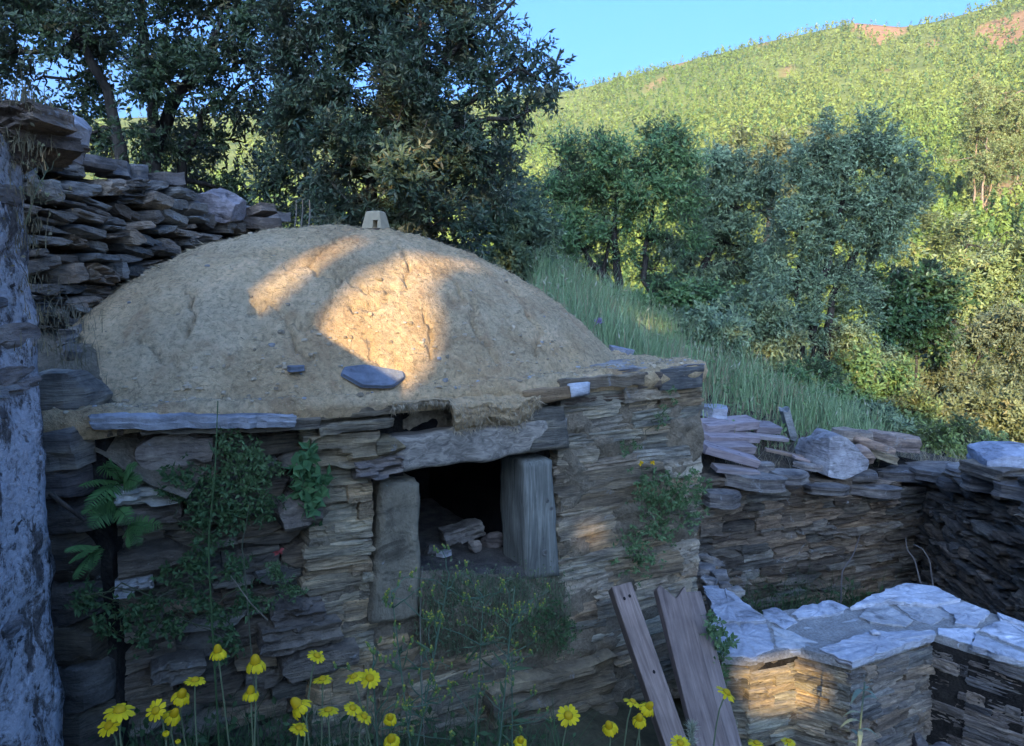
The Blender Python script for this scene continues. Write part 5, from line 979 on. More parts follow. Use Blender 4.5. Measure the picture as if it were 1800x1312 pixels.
# dry wisps on the soil behind the wall
n = 1800; u = rs.uniform(0, blen + 1, n); v = rs.uniform(.15, 1.1, n); P = np.array(tuple(BW1))[None] + u[:, None] * np.array(tuple(bdir)) + v[:, None] * np.array(tuple(binn)); f_ = np.clip((v - .1) / .75, 0, 1); zz0 = np.interp(u, [0, blen], [btop(0), btop(blen)]) - .03; P[:, 2] = zz0 * (1 - f_) + np.maximum(zz0, terrain_up(P[:, 0], P[:, 1])) * f_
mb = MB(); V, F, C = blades(P, rs.uniform(.05, .22, n), rs.uniform(.003, .006, n), rs.uniform(.3, 1.5, n), mixcol(n, (.22, .19, .12), (.36, .31, .21), rs), rs); mb.add(V, [F], C); tag(mb.build('dry_grass', M_GRASS, tint=True), 'dry straw wisps on the soil behind the retaining wall', 'grass', kind='stuff')
# weeds along the foot of the oven and on the near bank
def weeds(name, label, pts, n, hr, cols, leafy=.5, lw_=(.02, .05), seed=0, wd=(.003, .007)):
    r = np.random.RandomState(seed); mb = MB(); P = np.array([tuple(p) for p in pts]); i = r.randint(0, len(P), n); Q = P[i] + r.normal(0, .03, (n, 3)) * np.array([1, 1, .4])
    V, F, C = blades(Q, r.uniform(*hr, n), r.uniform(*wd, n), r.uniform(.1, .9, n), mixcol(n, *cols, r), r); mb.add(V, [F], C)
    m = int(n * leafy); i = r.randint(0, len(P), m); Q = P[i] + r.normal(0, .05, (m, 3)) + np.array([0, 0, 1]) * (r.rand(m, 1) * hr[1] * .7); D = unit(r.normal(0, 1, (m, 3)) + np.array([0, -.3, .3]))
    V, F = leaves_np(Q, D, r.uniform(*lw_, m), r.uniform(*lw_, m) * .55, r); mb.add(V, [F], np.repeat(mixcol(m, *cols, r), 4, 0))
    return tag(mb.build(name, M_GRASS, tint=True), label, 'weeds', kind='stuff')
DG = ((.045, .085, .035), (.10, .165, .065))
def gp(px, Y): x = (px - 900) / FPX * Y; return Vector((x, Y, gz(x, Y)))
weeds('foot_weeds', 'dark low weeds along the foot of the oven front', [gp(px, Y) for px in range(120, 1010, 22) for Y in np.arange(2.2, 3.0, .15)], 4200, (.12, .42), DG, .8, (.02, .06), 1)
weeds('bank_weeds', 'thin weeds on the near bank among the daisies', [gp(px, Y) for px in range(130, 1300, 30) for Y in np.arange(1.45, 2.0, .12)], 1500, (.12, .40), ((.05, .09, .035), (.12, .17, .07)), .35, (.015, .04), 2)
weeds('left_weeds', 'leafy weeds at the foot of the house wall', [Vector((x, y, gz(x, y))) for x in np.arange(-1.42, -1.1, .05) for y in np.arange(1.8, 2.5, .1)], 1300, (.15, .55), DG, 1.2, (.02, .06), 3)
weeds('sill_moss', 'hanging moss and herbs on the earth under the oven mouth', [Vector(BULGE[j, i]) for j in range(6, 46, 2) for i in range(3, 88, 3)], 4200, (.02, .07), ((.10, .145, .07), (.20, .24, .13)), .9, (.008, .022), 4, (.002, .004))
# ferns
def fern(base, fronds, label, seed):
    r = np.random.RandomState(seed); root = thing('fern', base, label, 'fern', 'ferns on the oven front')
    for tip, sag in fronds:
        mb = MB(); a = np.array(tuple(base)); b_ = np.array(tuple(Vector(base).lerp(Vector(tip), .8))); L = np.linalg.norm(b_ - a); t = np.linspace(0, 1, 16)[:, None]; path = a * (1 - t) + b_ * t + np.array([0, -.25, .5])[None] * (L * sag * 4 * t * (1 - t) * .35)
        col = np.array([.085, .175, .055]) * r.uniform(.8, 1.5); mb.tube(path, np.linspace(.0025, .0008, 16), 4, col * .8); ax = unit(np.gradient(path, axis=0)); nrm = unit(np.array([0, -.8, .6]) + r.normal(0, .2, 3)); sd = unit(np.cross(ax, nrm))
        for k in range(2, 16):
            pl = L * .24 * math.sin(min(1, (16 - k) / 10 + .08) * math.pi / 2) * (1 if k > 3 else .7)
            for s in (-1, 1):
                for h_ in (0,):
                    d = unit(sd[k] * s + ax[k] * .45 + np.array([0, 0, -.2]) + r.normal(0, .06, 3)); p0 = path[k] + ax[k] * h_ * L / 15; wv = unit(np.cross(nrm, d)); q = np.array([0, .25, .6, 1.0]); hw = np.array([.5, 1, .75, .05]) * pl * .075 + .0005; c_ = p0 + d[None] * (pl * (1 - .06 * h_) * q)[:, None] - np.array([0, 0, 1]) * (pl * .15 * q * q)[:, None]
                    mb.add(np.stack([c_ - wv * hw[:, None], c_ + wv * hw[:, None]], 1).reshape(-1, 3), [[(2 * j, 2 * j + 1, 2 * j + 3, 2 * j + 2) for j in range(3)]], col * r.uniform(.75, 1.3))
        mb.build('frond', M_GRASS, root, tint=True)
def fp(px, py, out=.1): return fq(px, py, -out)
fern(fp(215, 850, -.02), [(fp(125, 855, .18), .5), (fp(165, 812, .12), .6), (fp(245, 812, .14), .7), (fp(255, 850, .2), .5), (fp(140, 900, .22), .4), (fp(190, 800, .1), .5)], 'topmost fern in the corner under the ledge', 1)
fern(fp(205, 895, -.02), [(fp(135, 905, .2), .6), (fp(165, 880, .2), .6), (fp(150, 935, .22), .5), (fp(235, 925, .2), .5), (fp(190, 870, .15), .5)], 'bright fern below the topmost one beside the dark gap', 2)
fern(fp(225, 925, 0), [(fp(275, 935, .16), .5), (fp(250, 965, .18), .4), (fp(298, 925, .14), .6), (fp(232, 968, .2), .4)], 'drooping fern over the grey blocks right of the dark gap', 3)
fern(fp(170, 965, -.02), [(fp(110, 970, .2), .6), (fp(120, 990, .24), .4), (fp(160, 1010, .22), .3), (fp(125, 1030, .2), .2)], 'lowest fern spreading low beside the house wall', 4)
# climbing herbs on the front
def creeper(name, label, spots, n, ls, cols, seed, out=(.0, .09), stems=8, mat=None, spread=14):
    r = np.random.RandomState(seed); P = [fq(px + r.normal(0, spread), py + r.normal(0, spread), -r.uniform(*out)) for px, py in [spots[r.randint(len(spots))] for _ in range(n)]]; P = np.array([tuple(p) for p in P])
    root = thing(name, Vector(P.mean(0)), label, 'creeper', 'herbs growing from the oven front'); mb = MB(); per = 5
    for k in range(per):
        a = k / per * 6.283 + r.rand(n) * .5; rad = np.stack([np.cos(a), np.zeros(n), np.sin(a)], -1); D = unit(rad * .8 + r.normal(0, .35, (n, 3)) + np.array([.1, -.35, .0])); V, F = leaves_np(P, D, r.uniform(*ls, n), r.uniform(*ls, n) * .55, r); mb.add(V, [F], np.repeat(mixcol(n, *cols, r), 4, 0))
    tag(mb.build('leaves', mat or M_GRASS, root, tint=True), kind='stuff'); sm = MB()
    for k in range(stems):
        i, j = r.randint(0, n, 2); path = wander(P[i], P[j], 9, .06, r); sm.tube(path, np.linspace(.003, .0012, 9), 4, (.09, .10, .05))
    tag(sm.build('stems', M_GRASS, root, tint=True), kind='stuff'); return root
CG = ((.09, .165, .065), (.18, .27, .12)); CD = ((.06, .12, .05), (.12, .20, .08))
creeper('creeper', 'bright leafy creeper hanging under the ledge at the tall grass stalk', [(400, 770), (420, 790), (440, 800), (410, 820), (450, 830), (385, 860), (470, 820), (430, 850), (460, 870)], 260, (.012, .030), CG, 1)
creeper('creeper', 'leafy creeper across the middle of the recessed front', [(330, 840), (370, 850), (340, 870), (400, 890), (430, 900), (350, 910), (300, 850), (390, 930), (470, 900), (360, 960)], 330, (.012, .032), CD, 2)
creeper('creeper', 'dark tangled herbs low on the recessed front', [(260, 1060), (300, 1100), (340, 1050), (380, 1080), (420, 1000), (350, 1000), (300, 1010), (430, 1060), (250, 1120), (220, 1080), (400, 1130), (180, 1100), (150, 1050)], 420, (.012, .034), CD, 3, stems=22)
creeper('creeper', 'pale cress clump growing from the stones left of the side post', [(490, 1010), (505, 1030), (480, 1000), (515, 1040), (470, 1060)], 130, (.008, .02), CG, 4, stems=3, spread=8)
creeper('creeper', 'big-leaved nettle stem left of the oven mouth', [(540, 810), (560, 840), (530, 860), (555, 880), (545, 900), (520, 830)], 34, (.04, .075), ((.07, .17, .07), (.13, .25, .10)), 5, stems=4, spread=9)
creeper('creeper', 'bushy creeper spilling over the right corner of the oven front', [(1130, 870), (1160, 890), (1190, 880), (1150, 920), (1210, 900), (1180, 860), (1120, 940), (1110, 970), (1230, 870), (1170, 930), (1140, 850), (1215, 850), (1130, 985)], 420, (.012, .032), CG, 6)
creeper('creeper', 'small vine at the foot of the leaning planks beside the low wall', [(1258, 1110), (1268, 1140), (1275, 1160), (1262, 1180), (1250, 1090), (1280, 1130)], 70, (.02, .045), CG, 7, out=(.35, .5), stems=4, spread=8)
creeper('creeper', 'thin weed beside the oven corner near the ledge', [(1180, 690), (1172, 715), (1165, 740), (1110, 780), (1100, 790)], 60, (.01, .022), CG, 8, stems=3, spread=7)
creeper('creeper', 'herbs at the right end of the mossy sill', [(960, 1080), (975, 1060), (985, 1100), (940, 1100), (990, 1130), (960, 1120), (1000, 1110)], 150, (.010, .022), CD, 9, spread=9, out=(.05, .16))
# red autumn leaf
P = np.array([tuple(fq(490, 968, -.07))] * 7); D = unit(rs.normal(0, 1, (7, 3)) + np.array([.3, -.4, -.2])); V, F = leaves_np(P, D, .03, .018, rs); mb = MB(); mb.add(V, [F], (.45, .10, .09)); tag(mb.build('red_leaf', M_PETAL, tint=True), 'small red leaf cluster on the recessed front', 'leaf')
# tall grass stalks
def stalk(name, label, pts, r0=.003, col=(.10, .16, .06), head=None, cat='grass stalk', grp='tall stalks in front of the oven', lv=0):
    root = thing(name, pts[0], label, cat, grp); mb = MB(); P = [np.array(tuple(p)) for p in pts]; t = np.linspace(0, 1, 24); Q = np.stack([np.interp(t, np.linspace(0, 1, len(P)), [p[k] for p in P]) for k in range(3)], -1); Q[1:-1] = (Q[:-2] + Q[1:-1] * 2 + Q[2:]) / 4
    mb.tube(Q, np.linspace(r0, r0 * .45, 24), 5, col); mb.build('stem', M_GRASS, root, tint=True)
    if lv:
        lm = MB(); i = rs.randint(3, 20, lv); D = unit(rs.normal(0, 1, (lv, 3)) + np.array([0, -.3, .5])); V, F = leaves_np(Q[i], D, rs.uniform(.04, .11, lv), rs.uniform(.008, .016, lv), rs); lm.add(V, [F], np.repeat(mixcol(lv, (.06, .11, .05), (.12, .18, .09), rs), 4, 0)); tag(lm.build('leaves', M_GRASS, root, tint=True), kind='stuff')
    return root, Q
stalk('tall_grass', 'single tall grass stalk crossing the ledge at the recessed front', [gp(360, 2.5) , pt(365, 960, 2.45), pt(378, 830, 2.45), pt(383, 705, 2.5)], .004, (.09, .15, .06), lv=3)
stalk('tall_grass', 'curved thin stalk bending left under the creeper', [gp(440, 2.45), pt(430, 1000, 2.5), pt(425, 960, 2.5), pt(440, 880, 2.5)], .003, (.12, .13, .08))
stalk('dead_stalk', 'pale dead stalk slanting across the recessed front', [pt(470, 1090, 2.5), pt(440, 1060, 2.45), pt(405, 1012, 2.45)], .003, (.26, .22, .16))
stalk('dead_stalk', 'thin dry stem standing against the left side post', [gp(740, 2.9), pt(738, 1100, 2.95), pt(742, 1000, 2.98)], .003, (.3, .27, .2))
# groundsel with yellow-green buds
def groundsel(label, base, top, heads, seed, spread=.10):
    r = np.random.RandomState(seed); root, Q = stalk('groundsel', label, [base, Vector(base).lerp(Vector(top), .5) + Vector((r.normal(0, .02), 0, 0)), top], .004, (.13, .20, .12), None, 'groundsel', 'groundsel plants in front of the oven', 16)
    sm = MB(); hm = MB(); hp_ = []
    for k in range(heads):
        i = r.randint(13, 24); e = Q[i] + np.array([r.normal(0, spread), r.normal(0, spread * .6), abs(r.normal(.05, spread * .5))]); sm.tube(wander(Q[i], e, 4, .06, r), [.0022, .0018, .0015, .0012], 4, (.13, .20, .12))
        for j in range(r.randint(2, 5)):
            f = e + r.normal(0, .014, 3); sm.tube([e, f], [.001, .001], 3, (.15, .22, .13)); hp_.append(f)
    for f in hp_:
        d = unit(np.array([r.normal(0, .3), -.1, 1])); hm.tube([f, f + d * .008, f + d * .014], [.003, .0042, .003], 6, (.17, .26, .08)); D = unit(r.normal(0, .35, (7, 3)) + d); V, F = leaves_np(np.repeat((f + d * .013)[None], 7, 0), D, .007, .004, r); hm.add(V, [F], (.55, .50, .10))
    tag(sm.build('branches', M_GRASS, root, tint=True), kind='stuff'); tag(hm.build('buds', M_PETAL, root, tint=True), kind='stuff')
groundsel('slender groundsel stem left of the oven mouth', gp(715, 1.95), pt(688, 1040, 2.1), 14, 1, .05)
groundsel('branching groundsel in front of the mossy sill', gp(650, 2.0), pt(790, 1010, 2.35), 22, 2, .07)
groundsel('groundsel rising to the right end of the mossy sill', gp(800, 2.2), pt(905, 1030, 2.6), 20, 3, .08)
groundsel('short groundsel below the right side post', gp(900, 2.3), pt(900, 1150, 2.5), 9, 4, .05)
groundsel('low groundsel among the daisies in the middle', gp(660, 1.7), pt(655, 1175, 1.75), 9, 5, .04)
groundsel('bushy groundsel under the oven mouth', gp(820, 2.4), pt(850, 1050, 2.7), 24, 6, .09)
# yellow daisies
def daisy(px, py, Y, tilt, sz, label, state='open', stem_px=None, seed=0):
    """tilt = (x, y) lean of the head; state open / side / drooped / bud"""
    r = np.random.RandomState(seed); c = pt(px, py, Y); bx_, by_ = stem_px or (px + r.normal(0, 40), 1340); b_ = gp(bx_, Y + r.uniform(-.1, .1)); root = thing('yellow_daisy', b_, label, 'daisy', 'yellow daisies on the near bank')
    ax = Vector((tilt[0], tilt[1], 1)).normalized(); u = ax.orthogonal().normalized(); v = ax.cross(u); R = sz * .45
    mid = b_.lerp(c, .6) + Vector((r.normal(0, .02), r.normal(0, .02), 0)); q = c - ax * (.03 + R * .25); mb = MB(); P = [np.array(tuple(p)) for p in (b_, mid, q, c - ax * .004)]; t = np.linspace(0, 1, 14); Q = np.stack([np.interp(t, [0, .55, .93, 1], [p[k] for p in P]) for k in range(3)], -1); Q[1:-1] = (Q[:-2] + 2 * Q[1:-1] + Q[2:]) / 4
    mb.tube(Q, np.linspace(.0026, .0018, 14), 5, (.20, .24, .13)); mb.build('stem', M_GRASS, root, tint=True)
    A = np.array(tuple(ax)); U_ = np.array(tuple(u)); V_ = np.array(tuple(v)); C = np.array(tuple(c)); pm = MB(); npet = 14
    drop = {'open': .12, 'side': .25, 'drooped': 1.1, 'bud': -2.2}[state]
    for k in range(npet):
        a = (k + r.uniform(-.2, .2)) / npet * 6.283; o = math.cos(a) * U_ + math.sin(a) * V_; s_ = -math.sin(a) * U_ + math.cos(a) * V_; dr = drop + r.normal(0, .12); L = R * r.uniform(.62, .78); rows = []
        for j, (f, w_) in enumerate([(0, .35), (.35, .75), (.75, .85), (1.0, .42)]):
            p = C + o * (R * .36 + L * f * math.cos(dr * f * .8)) - A * (L * f * math.sin(dr * f * .8 + dr * .2)); hw = R * .20 * w_
            rows += [p - s_ * hw, p + s_ * hw + A * R * .02]
        pm.add(rows, [[(0, 1, 3, 2), (2, 3, 5, 4), (4, 5, 7, 6)]], np.array([.80, .60, .015]) * r.uniform(.85, 1.1))
    pm.build('petals', M_PETAL, root, tint=True)
    dm = MB(); rings = 5; nn = 14; VV = []; bulge = {'open': .30, 'side': .35, 'drooped': .75, 'bud': .3}[state]
    for i in range(rings):
        f = i / (rings - 1); rr = R * .42 * math.cos(f * math.pi / 2 * .93); hh = R * bulge * math.sin(f * math.pi / 2)
        for j in range(nn): a = j / nn * 6.283; VV.append(C + (math.cos(a) * U_ + math.sin(a) * V_) * rr * r.uniform(.96, 1.04) + A * (hh + r.normal(0, R * .012)))
    VV.append(C + A * R * bulge); F = [(i * nn + j, i * nn + (j + 1) % nn, (i + 1) * nn + (j + 1) % nn, (i + 1) * nn + j) for i in range(rings - 1) for j in range(nn)]; T_ = [((rings - 1) * nn + j, (rings - 1) * nn + (j + 1) % nn, rings * nn) for j in range(nn)]
    dm.add(VV, [F, T_], (.62, .40, .01)); dm.build('disc', M_PETAL, root, True, tint=True)
    gm = MB(); gm.tube([C - A * .010, C - A * .004, C + A * .002], [.002, R * .36, R * .42], 12, (.12, .16, .06)); gm.build('sepals', M_GRASS, root, tint=True)
DAISIES = [(383, 1145, 1.65, (.0, -.15), .052, 'drooped', (365, 1340), 'tall straight-stemmed daisy in front of the recessed front, highest of all'), (449, 1165, 1.6, (.0, -.1), .060, 'drooped', (425, 1340), 'domed daisy right of the highest daisy'), (441, 1217, 1.6, (.05, -.1), .050, 'drooped', (428, 1345), 'small domed daisy just below the domed one'),
      (343, 1196, 1.6, (.1, .02), .050, 'side', (340, 1340), 'flat edge-on daisy below left of the highest daisy'), (319, 1222, 1.6, (.45, -.3), .055, 'drooped', (350, 1350), 'large drooping daisy above the sunflower-like open one'), (274, 1249, 1.55, (-.2, -1.2), .050, 'open', (300, 1350), 'daisy facing the viewer with its whole round face open'), (305, 1256, 1.58, (.6, -.2), .052, 'drooped', (352, 1345), 'sideways drooping daisy touching the open-faced one'),
      (210, 1249, 1.5, (.15, -.05), .068, 'side', (205, 1350), 'wide flat daisy, leftmost pair, upper one'), (192, 1275, 1.5, (-.3, -.7), .056, 'open', (188, 1350), 'leftmost daisy, tilted to the viewer'), (292, 1293, 1.5, (0, -.05), .028, 'bud', (292, 1350), 'half-open bud near the bottom edge at the left'), (313, 1306, 1.5, (0, -.05), .022, 'bud', (313, 1350), 'tiny bud right of the half-open bud at the bottom edge'),
      (557, 1153, 1.7, (.5, -.1), .048, 'side', (440, 1345), 'edge-on daisy at the end of a long slanting stem'), (567, 1194, 1.7, (.03, .02), .050, 'side', (548, 1340), 'flat edge-on daisy in the middle group, upper one'), (524, 1240, 1.5, (-.7, -.2), .062, 'drooped', (520, 1350), 'large daisy seen from the side, left of the middle group'), (577, 1249, 1.6, (.0, .03), .050, 'side', (555, 1350), 'flat edge-on daisy in the middle group, lower one'), (526, 1280, 1.5, (.25, -.1), .044, 'side', (520, 1350), 'small tilted daisy below the large side-view one'),
      (622, 1190, 1.7, (-.2, -.1), .050, 'side', (640, 1340), 'daisy overlapping the groundsel buds, left one'), (650, 1192, 1.72, (.3, -.6), .056, 'open', (655, 1340), 'ragged daisy overlapping the groundsel buds, right one'), (620, 1245, 1.65, (.4, -.2), .046, 'side', (560, 1345), 'daisy of the low pair in the middle, upper one'), (640, 1260, 1.65, (.6, -.1), .044, 'side', (655, 1345), 'daisy of the low pair in the middle, lower one'), (686, 1262, 1.6, (.1, -.6), .042, 'drooped', (700, 1345), 'small round daisy at the foot of the slender groundsel'), (688, 1300, 1.55, (.0, -.5), .050, 'drooped', (690, 1360), 'daisy cut by the bottom edge under the slender groundsel'),
      (999, 1258, 1.75, (.05, -.65), .062, 'open', (996, 1345), 'open daisy with spread petals alone right of the middle'), (1071, 1277, 1.65, (-.3, -.4), .050, 'drooped', (1045, 1345), 'withered drooping daisy left of the leaning beam foot'), (1112, 1234, 1.65, (.4, .1), .046, 'side', (1075, 1345), 'thin edge-on daisy in front of the leaning beam, upper one'), (1140, 1243, 1.65, (.5, -.4), .050, 'drooped', (1120, 1345), 'round-headed daisy in front of the leaning beam'), (1124, 1264, 1.62, (.0, -.3), .046, 'drooped', (1118, 1345), 'lower drooping daisy in front of the leaning beam'),
      (1277, 1218, 1.75, (.55, -.1), .056, 'side', (1200, 1345), 'daisy on a slanting stem in front of the rightmost plank'), (1196, 1306, 1.6, (.0, -.4), .046, 'open', (1196, 1360), 'daisy at the bottom edge in front of the planks'), (915, 1302, 1.65, (.1, -.5), .044, 'drooped', (918, 1360), 'daisy at the bottom edge left of the open spread one'), (1330, 1307, 1.7, (.2, .0), .046, 'side', (1325, 1360), 'edge-on daisy at the bottom edge below the low wall, left one'), (1386, 1303, 1.75, (.1, .0), .038, 'side', (1386, 1360), 'edge-on daisy at the bottom edge below the low wall, right one')]
for i, (px, py, Y, tl, sz, stt, sp, lab) in enumerate(DAISIES): daisy(px, py, Y, tl, sz, lab, stt, sp, i)
for px, py in [(1127, 815), (1147, 814)]:
    P = fq(px, py, -.16); root = thing('small_yellow_flower', fq(px + 4, 875, -.10), ('left' if px < 1140 else 'right') + ' one of two small yellow flowers above the corner creeper', 'flower', 'two small yellow flowers'); mb = MB(); mb.tube([fq(px + 6, 880, -.10), fq(px + 3, 850, -.14), P], [.0016, .0014, .001], 4, (.12, .17, .08)); mb.build('stem', M_GRASS, root, tint=True)
    D = unit(rs.normal(0, .8, (12, 3)) + np.array([0, -.5, .3])); V, F = leaves_np(np.repeat(np.array(tuple(P))[None], 12, 0), D, .017, .009, rs); mb = MB(); mb.add(V, [F], (.75, .48, .02)); mb.build('petals', M_PETAL, root, tint=True)
# grey-leaved mullein at the right front, and the fluffy grass head by the planks
b_ = pz(1500, 1330, -.36); b_ = Vector((pt(1505, 1312, 2.9).x, 2.9, gz(pt(1505, 1312, 2.9).x, 2.9))); tp = pt(1520, 1200, 2.9); root, Q = stalk('grey_leaved_herb', 'grey-green upright herb with curling leaves in front of the low wall', [b_, b_.lerp(tp, .55) + Vector((-.01, 0, 0)), tp], .007, (.17, .23, .16), None, 'herb', None)
mb = MB()
for k in range(26):
    f = rs.uniform(.35, 1.0); i = int(f * 23); a = rs.rand() * 6.283; o = np.array([math.cos(a), math.sin(a), 0]); L = rs.uniform(.06, .15) * (1.15 - .5 * f); t = np.linspace(0, 1, 6)[:, None]; path = Q[i] + o * L * t + np.array([0, 0, 1]) * (L * (.7 * t - 1.0 * t * t)); s_ = np.array([-o[1], o[0], 0]); w_ = (np.sin(np.clip(t * .92 + .08, 0, 1) * math.pi) * L * .10 + .001)
    mb.add(np.stack([path - s_ * w_, path + s_ * w_], 1).reshape(-1, 3), [[(2 * j, 2 * j + 1, 2 * j + 3, 2 * j + 2) for j in range(5)]], np.array([.17, .235, .16]) * rs.uniform(.8, 1.2))
tag(mb.build('leaves', M_OLIVE, root, tint=True), kind='stuff')
root, Q = stalk('fluffy_grass', 'fluffy pale grass head in front of the planks', [gp(1210, 1.75), pt(1212, 1330, 1.7), pt(1217, 1265, 1.7)], .002, (.2, .24, .14), None, 'grass stalk'); n = 420
i = rs.randint(15, 24, n); D = unit(rs.normal(0, .6, (n, 3)) + np.array([0, 0, 1.0])); V, F = leaves_np(Q[i] - np.array([0, 0, .02]), D, rs.uniform(.012, .028, n), .0013, rs); mb = MB(); mb.add(V, [F], np.repeat(mixcol(n, (.35, .38, .25), (.5, .5, .36), rs), 4, 0)); tag(mb.build('seed_head', M_GRASS, root, tint=True), kind='stuff')
# thistle on the slope, dead twigs on the far wall, dry plant on the house wall
b_ = pt(1050, 625, 5.9); root, Q = stalk('thistle', 'purple thistle in the grass at the right flank of the dome', [b_, pt(1048, 590, 5.9), pt(1052, 568, 5.9)], .005, (.2, .24, .12), None, 'thistle'); n = 90; D = unit(rs.normal(0, .5, (n, 3)) + np.array([0, 0, .8])); V, F = leaves_np(np.repeat(Q[-1][None], n, 0), D, .05, .006, rs); mb = MB(); mb.add(V, [F], np.repeat(mixcol(n, (.30, .22, .40), (.42, .34, .5), rs), 4, 0)); tag(mb.build('flower_head', M_PETAL, root, tint=True), kind='stuff')
for lab, pts in [('bent dead twig arching against the dark far wall, right one', [(1640, 1030), (1634, 985), (1622, 965), (1606, 957)]), ('bent dead twig against the dark far wall, left one', [(1618, 1025), (1608, 985), (1594, 965), (1592, 945)]), ('thin pale twig standing in front of the retaining wall', [(1478, 1060), (1480, 1005), (1500, 975), (1512, 940)])]:
    stalk('dead_twig', lab, [pt(x_, y_, 4.9) for x_, y_ in pts], .006, (.22, .20, .19), None, 'twig', 'dead twigs in the sunken room')
weeds('room_weeds', 'dark weeds behind the low wall in the sunken room', [Vector((x_, y_, gz(x_, y_))) for x_ in np.arange(1.5, 2.6, .08) for y_ in np.arange(4.3, 5.2, .12)], 1400, (.25, .60), DG, .8, (.02, .05), 9)
root, Q = stalk('dry_herb', 'pale branching dry herb in front of the dry-stone wall', [pt(45, 395, 2.36), pt(62, 340, 2.36), pt(85, 295, 2.38)], .003, (.22, .25, .15), None, 'herb'); mb = MB()
for k in range(16):
    i = rs.randint(8, 24); e = Q[i] + np.array([rs.normal(.02, .04), rs.normal(0, .03), abs(rs.normal(.03, .03))]); mb.tube(wander(Q[i], e, 4, .08, rs), [.0016, .0013, .001, .001], 3, (.2, .23, .14)); V, F = leaves_np(np.repeat(e[None], 4, 0), unit(rs.normal(0, .5, (4, 3)) + np.array([0, 0, 1])), .012, .006, rs); mb.add(V, [F], (.38, .38, .2))
tag(mb.build('branches', M_GRASS, root, tint=True), kind='stuff')
weeds('wall_top_grass', 'dry brown tufts on the house wall top and edge', [pt(px, py, 2.3) for px, py in [(0, 180), (30, 178), (60, 190), (20, 250), (50, 270), (60, 400), (50, 440), (70, 500), (75, 560), (70, 620), (40, 300), (55, 350)]], 420, (.02, .09), ((.16, .13, .07), (.28, .23, .13)), .2, (.01, .02), 12, (.0015, .003))
weeds('corner_weeds', 'fine dry stems in the earth behind the joining wall', [pt(px, py, 3.0) for px in range(80, 160, 12) for py in range(560, 720, 20)], 260, (.03, .12), ((.17, .15, .09), (.26, .22, .14)), .2, (.008, .016), 13, (.0015, .003))
for px, lab in [(521, 'leftmost of three dead stems at the top rim of the dome'), (532, 'middle one of three dead stems at the top rim of the dome'), (545, 'rightmost and palest of three dead stems at the top rim of the dome')]:
    stalk('dead_stalk', lab, [pt(px - 3, 400, 5.35), pt(px, 375, 5.35), pt(px + rs.uniform(-2, 5), 352, 5.35)], .007, (.24, .21, .17), None, 'stem', 'dead stems behind the dome')

# ------------------------------------------------------------------ added blockers: unseen wall behind the viewer, holes cut to shape the sun patches
Hdir = Vector((LDIR.x, LDIR.y, 0)).normalized(); Hside = Vector((Hdir.y, -Hdir.x, 0))          # Hside points to the viewer's right
CDIST = 13.0; CP = Vector((-.9, 4.0, 0)) - Hdir * CDIST
def to_wall(P):
    k = (P - CP).dot(Hdir) / LDIR.dot(Hdir); Q = P - LDIR * k; return Vector(((Q - CP).dot(Hside), Q.z))
def dome_pt(px, py):
    q = None
    while q is None: q = dome_hit(px, py); py += 6
    return fw(q[0], q[2], q[1])
HOLES = [[dome_pt(*p) for p in [(432, 552), (470, 495), (530, 455), (600, 425), (675, 413), (640, 432), (590, 455), (545, 480), (500, 520), (462, 550)]],
         [dome_pt(*p) for p in [(565, 585), (590, 535), (625, 500), (680, 460), (740, 440), (850, 462), (950, 512), (880, 488), (800, 470), (765, 500), (780, 545), (772, 600), (745, 650), (712, 690), (630, 660), (560, 610)]],
         [fq(px, py, 0) for px, py in [(1008, 905), (1040, 890), (1066, 905), (1068, 940), (1045, 965), (1014, 950)]],
         [pt(px, py, 3.5) for px, py in [(1092, 1075), (1110, 1072), (1140, 1140), (1120, 1145)]],
         [pt(px, py, 3.62) for px, py in [(1305, 1150), (1400, 1140), (1450, 1170), (1455, 1225), (1420, 1255), (1330, 1250), (1300, 1200)]]]
outer = [(-7.4, -2), (7.2, -2), (7.0, 1.5), (6.6, 4.0), (6.2, 5.6), (5.0, 6.1), (4.2, 6.5), (3.6, 6.8), (1.0, 6.8), (0, 6.75), (-2, 6.9), (-6, 7.0), (-6.8, 6.4), (-7.0, 3.0)]
polys = [[Vector((x, y, 0)) for x, y in outer]] + [[Vector((*to_wall(p), 0)) for p in h_] for h_ in HOLES]
tris = tessellate_polygon(polys); flat = [v for pl in polys for v in pl]; n = len(flat)
def W3(v, o_): return tuple(CP + Hside * v.x + UP * v.y - Hdir * o_)
V = [W3(v, 0) for v in flat] + [W3(v, .25) for v in flat]; F3 = [t for t in tris] + [tuple(n + i for i in reversed(t)) for t in tris]; F4 = []; k = 0
for pl in polys:
    m = len(pl); F4 += [(k + i, k + (i + 1) % m, n + k + (i + 1) % m, n + k + i) for i in range(m)]; k += m
o = obj('ruined_gable', mesh_np('ruined_gable', V, [np.array(F3), np.array(F4)], M_SCHIST)); tag(o, 'tall ruined schist gable with ragged breaches behind the viewer', 'wall', kind='thing')

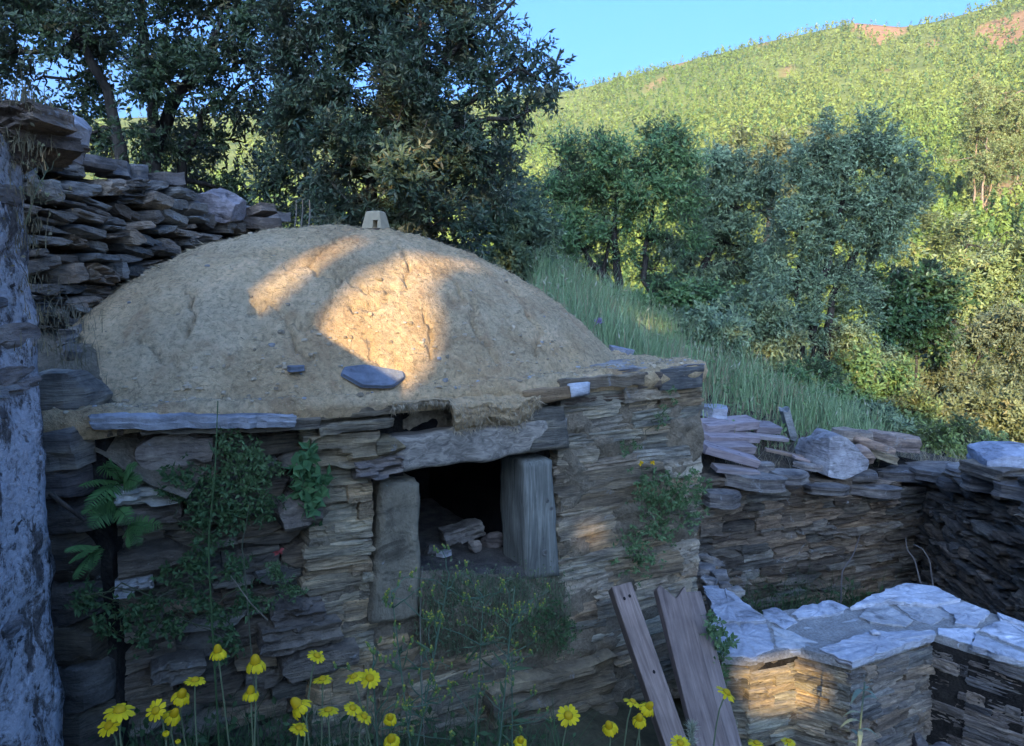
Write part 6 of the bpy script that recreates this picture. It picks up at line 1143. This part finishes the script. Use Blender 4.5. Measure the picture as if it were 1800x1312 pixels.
rs = np.random.RandomState(91); BLOCKER_PINE_L = ['tall umbrella pine behind the ruined gable, nearest its open end', 'second tall umbrella pine behind the ruined gable', 'third tall umbrella pine behind the ruined gable', 'fourth tall umbrella pine behind the ruined gable', 'umbrella pine standing beyond the open end of the ruined gable']
for i, u in enumerate([2.0, -1.8, -4.7, -7.7, 3.9]):  # unseen pines added to keep sun off the trees beyond the oven
    b = CP - Hdir * 15 + Hside * u; b.z = -1.0; cl = []
    for q in range(20):
        a_ = rs.rand() * 6.28; r = 1.75 * rs.rand() ** .5; c = b + Hside * (math.cos(a_) * r) + Hdir * (math.sin(a_) * r); zz = rs.uniform(12.25, 15.4); cl.append((c.x, c.y, zz, 1.0, 1.0, .85))
    make_tree('umbrella_pine', BLOCKER_PINE_L[i], b, cl, [([b, b + UP * 7, b + UP * 13], .28, .16)], 5600, (.55, .22), [(.03, .05, .02), (.05, .08, .03), (.06, .07, .03)], M_PINE, 300 + i, 'pines behind the viewer', twigs=False, twig=.5)

# unseen board added beside the viewer, shaped to draw the dome's sharp shadow line
ev = [dome_pt(*q) - LDIR * 2.9 for q in [(545, 562), (585, 598), (640, 632), (706, 672)]]; drop = Vector((-.03, 0, -.24))
top_e = [Vector((LX - .1, ev[0].y - .02, ev[0].z + .06))] + ev + [ev[-1] + Vector((.02, 0, -.16))]; bot_e = [p_ + drop for p_ in top_e[:-1]] + [top_e[-1] + Vector((-.05, 0, -.06))]
mb = MB(); k = len(top_e); off = Vector((0, -.05, .0)); rows = [tuple(p_) for p_ in top_e] + [tuple(p_) for p_ in bot_e] + [tuple(p_ + off) for p_ in top_e] + [tuple(p_ + off) for p_ in bot_e]
Fq = [(i, i + 1, k + i + 1, k + i) for i in range(k - 1)] + [(2 * k + i, 3 * k + i, 3 * k + i + 1, 2 * k + i + 1) for i in range(k - 1)] + [(i, 2 * k + i, 2 * k + i + 1, i + 1) for i in range(k - 1)] + [(k + i, k + i + 1, 3 * k + i + 1, 3 * k + i) for i in range(k - 1)] + [(0, k, 3 * k, 2 * k), (k - 1, 3 * k - 1, 4 * k - 1, 2 * k - 1)]
mb.add(rows, [Fq]); mb.build('eave_board', M_LOG, lw)

# ------------------------------------------------------------------ the valley air: thin even haze
mb = MB(); c = [(x, y, z) for z in (-75, 330) for x, y in ((-900, -60), (900, -60), (900, 1300), (-900, 1300))]
mb.add(c, [[(0, 3, 2, 1), (4, 5, 6, 7), (0, 1, 5, 4), (1, 2, 6, 5), (2, 3, 7, 6), (3, 0, 4, 7)]])
hm_ = bpy.data.materials.new('haze'); hm_.use_nodes = True; nt = hm_.node_tree; nt.nodes.clear(); ho = nt.nodes.new('ShaderNodeOutputMaterial'); hv = nt.nodes.new('ShaderNodeVolumePrincipled')
hv.inputs['Color'].default_value = (.80, .88, 1.0, 1); hv.inputs['Density'].default_value = .00014; hv.inputs['Anisotropy'].default_value = 0.0; nt.links.new(hv.outputs[0], ho.inputs['Volume'])
tag(mb.build('haze', hm_), 'thin pale haze filling the valley air', 'haze', kind='stuff')
